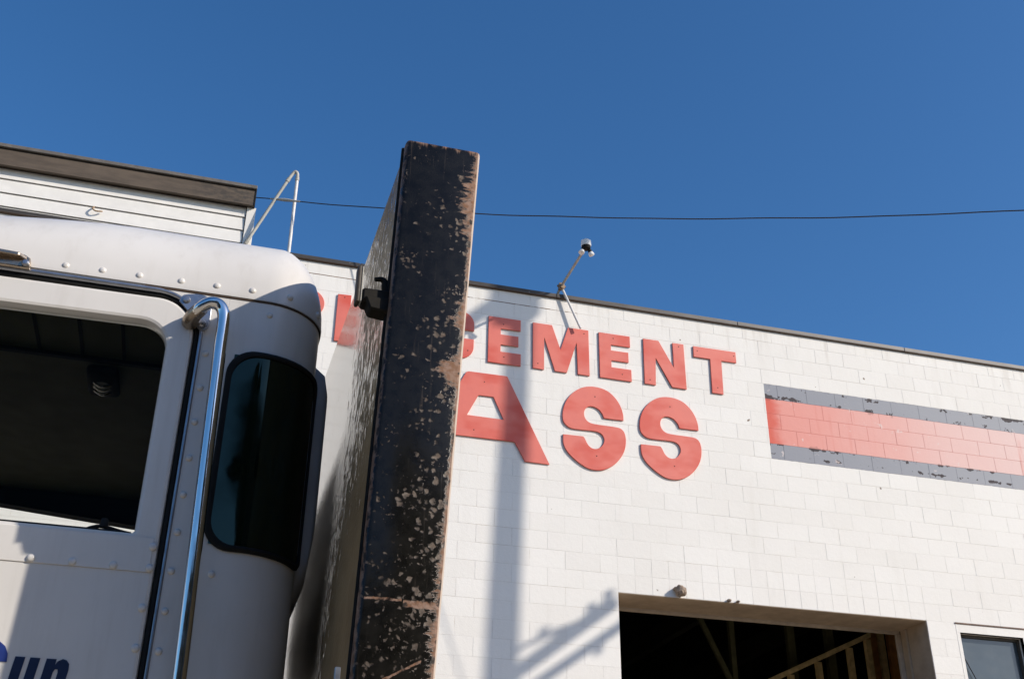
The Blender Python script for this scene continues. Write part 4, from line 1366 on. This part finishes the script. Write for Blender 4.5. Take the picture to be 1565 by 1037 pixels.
# clamped work lamp
wl = thing('work_lamp', 'flat black work lamp clamped to the upright steel bulkhead', 'lamp', (0.2055, 1.822, 2.654))
xl, yl, zl = 0.2055, 1.822, 2.697
bm = bmesh.new()
box(bm, xl-0.0055, xl+0.003, yl-0.014, yl+0.014, zl-0.040, zl+0.040, bev=0.004, seg=2)
build('lamp_housing', bm, MAT['lampbrown'], wl, smooth=40)
bm = bmesh.new()
box(bm, xl+0.0032, xl+0.0062, yl-0.012, yl+0.012, zl-0.038, zl+0.038, bev=0.001, seg=1)
build('lamp_rim', bm, MAT['galv_dull'], wl)
def sheet_x(z, y):
    return hx(0, z) + 0.004 + SK*(y-YN)
bm = bmesh.new()
box(bm, xl+0.0063, sheet_x(zl-0.02, yl)-0.0005, yl-0.015, yl+0.025, zl-0.037, zl-0.008, bev=0.004, seg=1)
hexa(bm, [(xl+0.022, yl-0.02, zl-0.054), (sheet_x(zl-0.05, yl)-0.001, yl-0.02, zl-0.058), (sheet_x(zl-0.05, yl)-0.001, yl+0.02, zl-0.058), (xl+0.022, yl+0.02, zl-0.054),
          (xl+0.011, yl-0.02, zl-0.028), (sheet_x(zl-0.03, yl)-0.001, yl-0.02, zl-0.028), (sheet_x(zl-0.03, yl)-0.001, yl+0.02, zl-0.028), (xl+0.011, yl+0.02, zl-0.028)], 0.003, 1)
build('clamp_block', bm, MAT['blackpaint'], wl)
bm = bmesh.new()
xs_ = sheet_x(zl, yl)
tube(bm, smooth_path([(xs_-0.003, yl, zl-0.01), (xs_-0.010, yl, zl+0.004), (xs_-0.012, yl, zl+0.016), (xs_-0.019, yl, zl+0.022), (xs_-0.032, yl, zl+0.020)], 5),
     [0.010-0.0003*i for i in range(21)], 8)
build('clamp_claw', bm, MAT['blackpaint'], wl, smooth=50)
# steel stake beside the bulkhead
bm = bmesh.new()
box(bm, 0.2175, 0.2265, 1.794, 1.806, 1.12, 1.990, bev=0.001, seg=1)
stk = build('steel_stake', bm, MAT['steel'], None, (0.222, 1.80, 1.12))
tag(stk, 'bright steel stake rising at the bottom between the cab and the bulkhead', 'stake')
build('stake_foot', bx(0.15, 0.21, 1.78, 2.80, 1.095, 1.118), MAT['rail'], stk)

# ------------------------------------------------------------------ across the street, seen only in reflections
sb = thing('street_building', 'dark low building across the street, mirrored in the cab window', 'building', (-8, -13, 0))
build('wall', bx(-30, 1.5, -26, -13, 0, 6.6), MAT['street_wall'], sb)
build('roof', bx(-30.3, 1.8, -26.3, -12.7, 6.6, 6.85), MAT['drip'], sb)
for i in range(7):
    f = build('window', bx(-27+4*i, -25+4*i, -12.99, -12.95, 1.2, 3.4), MAT['winframe'], sb)
    build('pane', bx(-26.9+4*i, -25.1+4*i, -12.949, -12.94, 1.3, 3.3), MAT['street_glass'], f)
sb2 = thing('street_building', 'taller dark building across the street, mirrored in the worn end of the bulkhead', 'building', (5.6, -13, 0))
build('wall', bx(1.85, 10.5, -25, -13, 0, 9.6), MAT['street_wall'], sb2)
build('roof', bx(1.82, 10.7, -25.3, -12.8, 9.6, 9.85), MAT['drip'], sb2)
for i in range(3):
    for k in range(2):
        f = build('window', bx(2.6+2.7*i, 4.2+2.7*i, -12.99, -12.95, 1.2+4*k, 3.4+4*k), MAT['winframe'], sb2)
        build('pane', bx(2.7+2.7*i, 4.1+2.7*i, -12.949, -12.94, 1.3+4*k, 3.3+4*k), MAT['street_glass'], f)
def tree(x, y, h, rad, seed, label):
    rnd = random.Random(seed)
    t = thing('tree', label, 'tree', (x, y, 0), 'trees across the street')
    bm = bmesh.new()
    tube(bm, [(x, y, 0), (x+0.1, y, h*0.35), (x, y+0.1, h*0.75)], [0.28, 0.2, 0.08], 10)
    for k in range(5):
        a = k*1.3
        tube(bm, [(x+0.05, y, h*(0.35+0.06*k)), (x+rad*0.6*math.cos(a), y+rad*0.6*math.sin(a), h*(0.55+0.07*k))], [0.09, 0.03], 6)
    build('trunk', bm, MAT['bark'], t, smooth=50)
    bm = bmesh.new()
    cl = [(rnd.uniform(-1, 1)*rad*0.6, rnd.uniform(-1, 1)*rad*0.6, h*rnd.uniform(0.45, 0.9), rad*rnd.uniform(0.3, 0.55)) for _ in range(16)]
    for _ in range(2600):
        cx, cy, cz_, cr_ = rnd.choice(cl)
        d = Vector((rnd.gauss(0, 1), rnd.gauss(0, 1), rnd.gauss(0, 1))).normalized()*cr_*rnd.random()**0.4
        c = Vector((x+cx, y+cy, cz_)) + d
        a = Vector((rnd.gauss(0, 1), rnd.gauss(0, 1), rnd.gauss(0, 1))).normalized()*0.2
        b = a.orthogonal().normalized()*0.13
        bm.faces.new([bm.verts.new(c+a), bm.verts.new(c+b), bm.verts.new(c-a), bm.verts.new(c-b)])
    build('crown', bm, MAT['leaf'], t)
tree(1.45, -9.5, 9.0, 1.35, 1, 'slim leafy tree across the street, in front of the gap between the buildings')
tree(14.0, -14, 8.6, 3.0, 2, 'leafy tree across the street, beside the taller dark building')
tree(20.0, -17, 7.0, 3.0, 4, 'leafy tree across the street, farthest from the taller dark building')
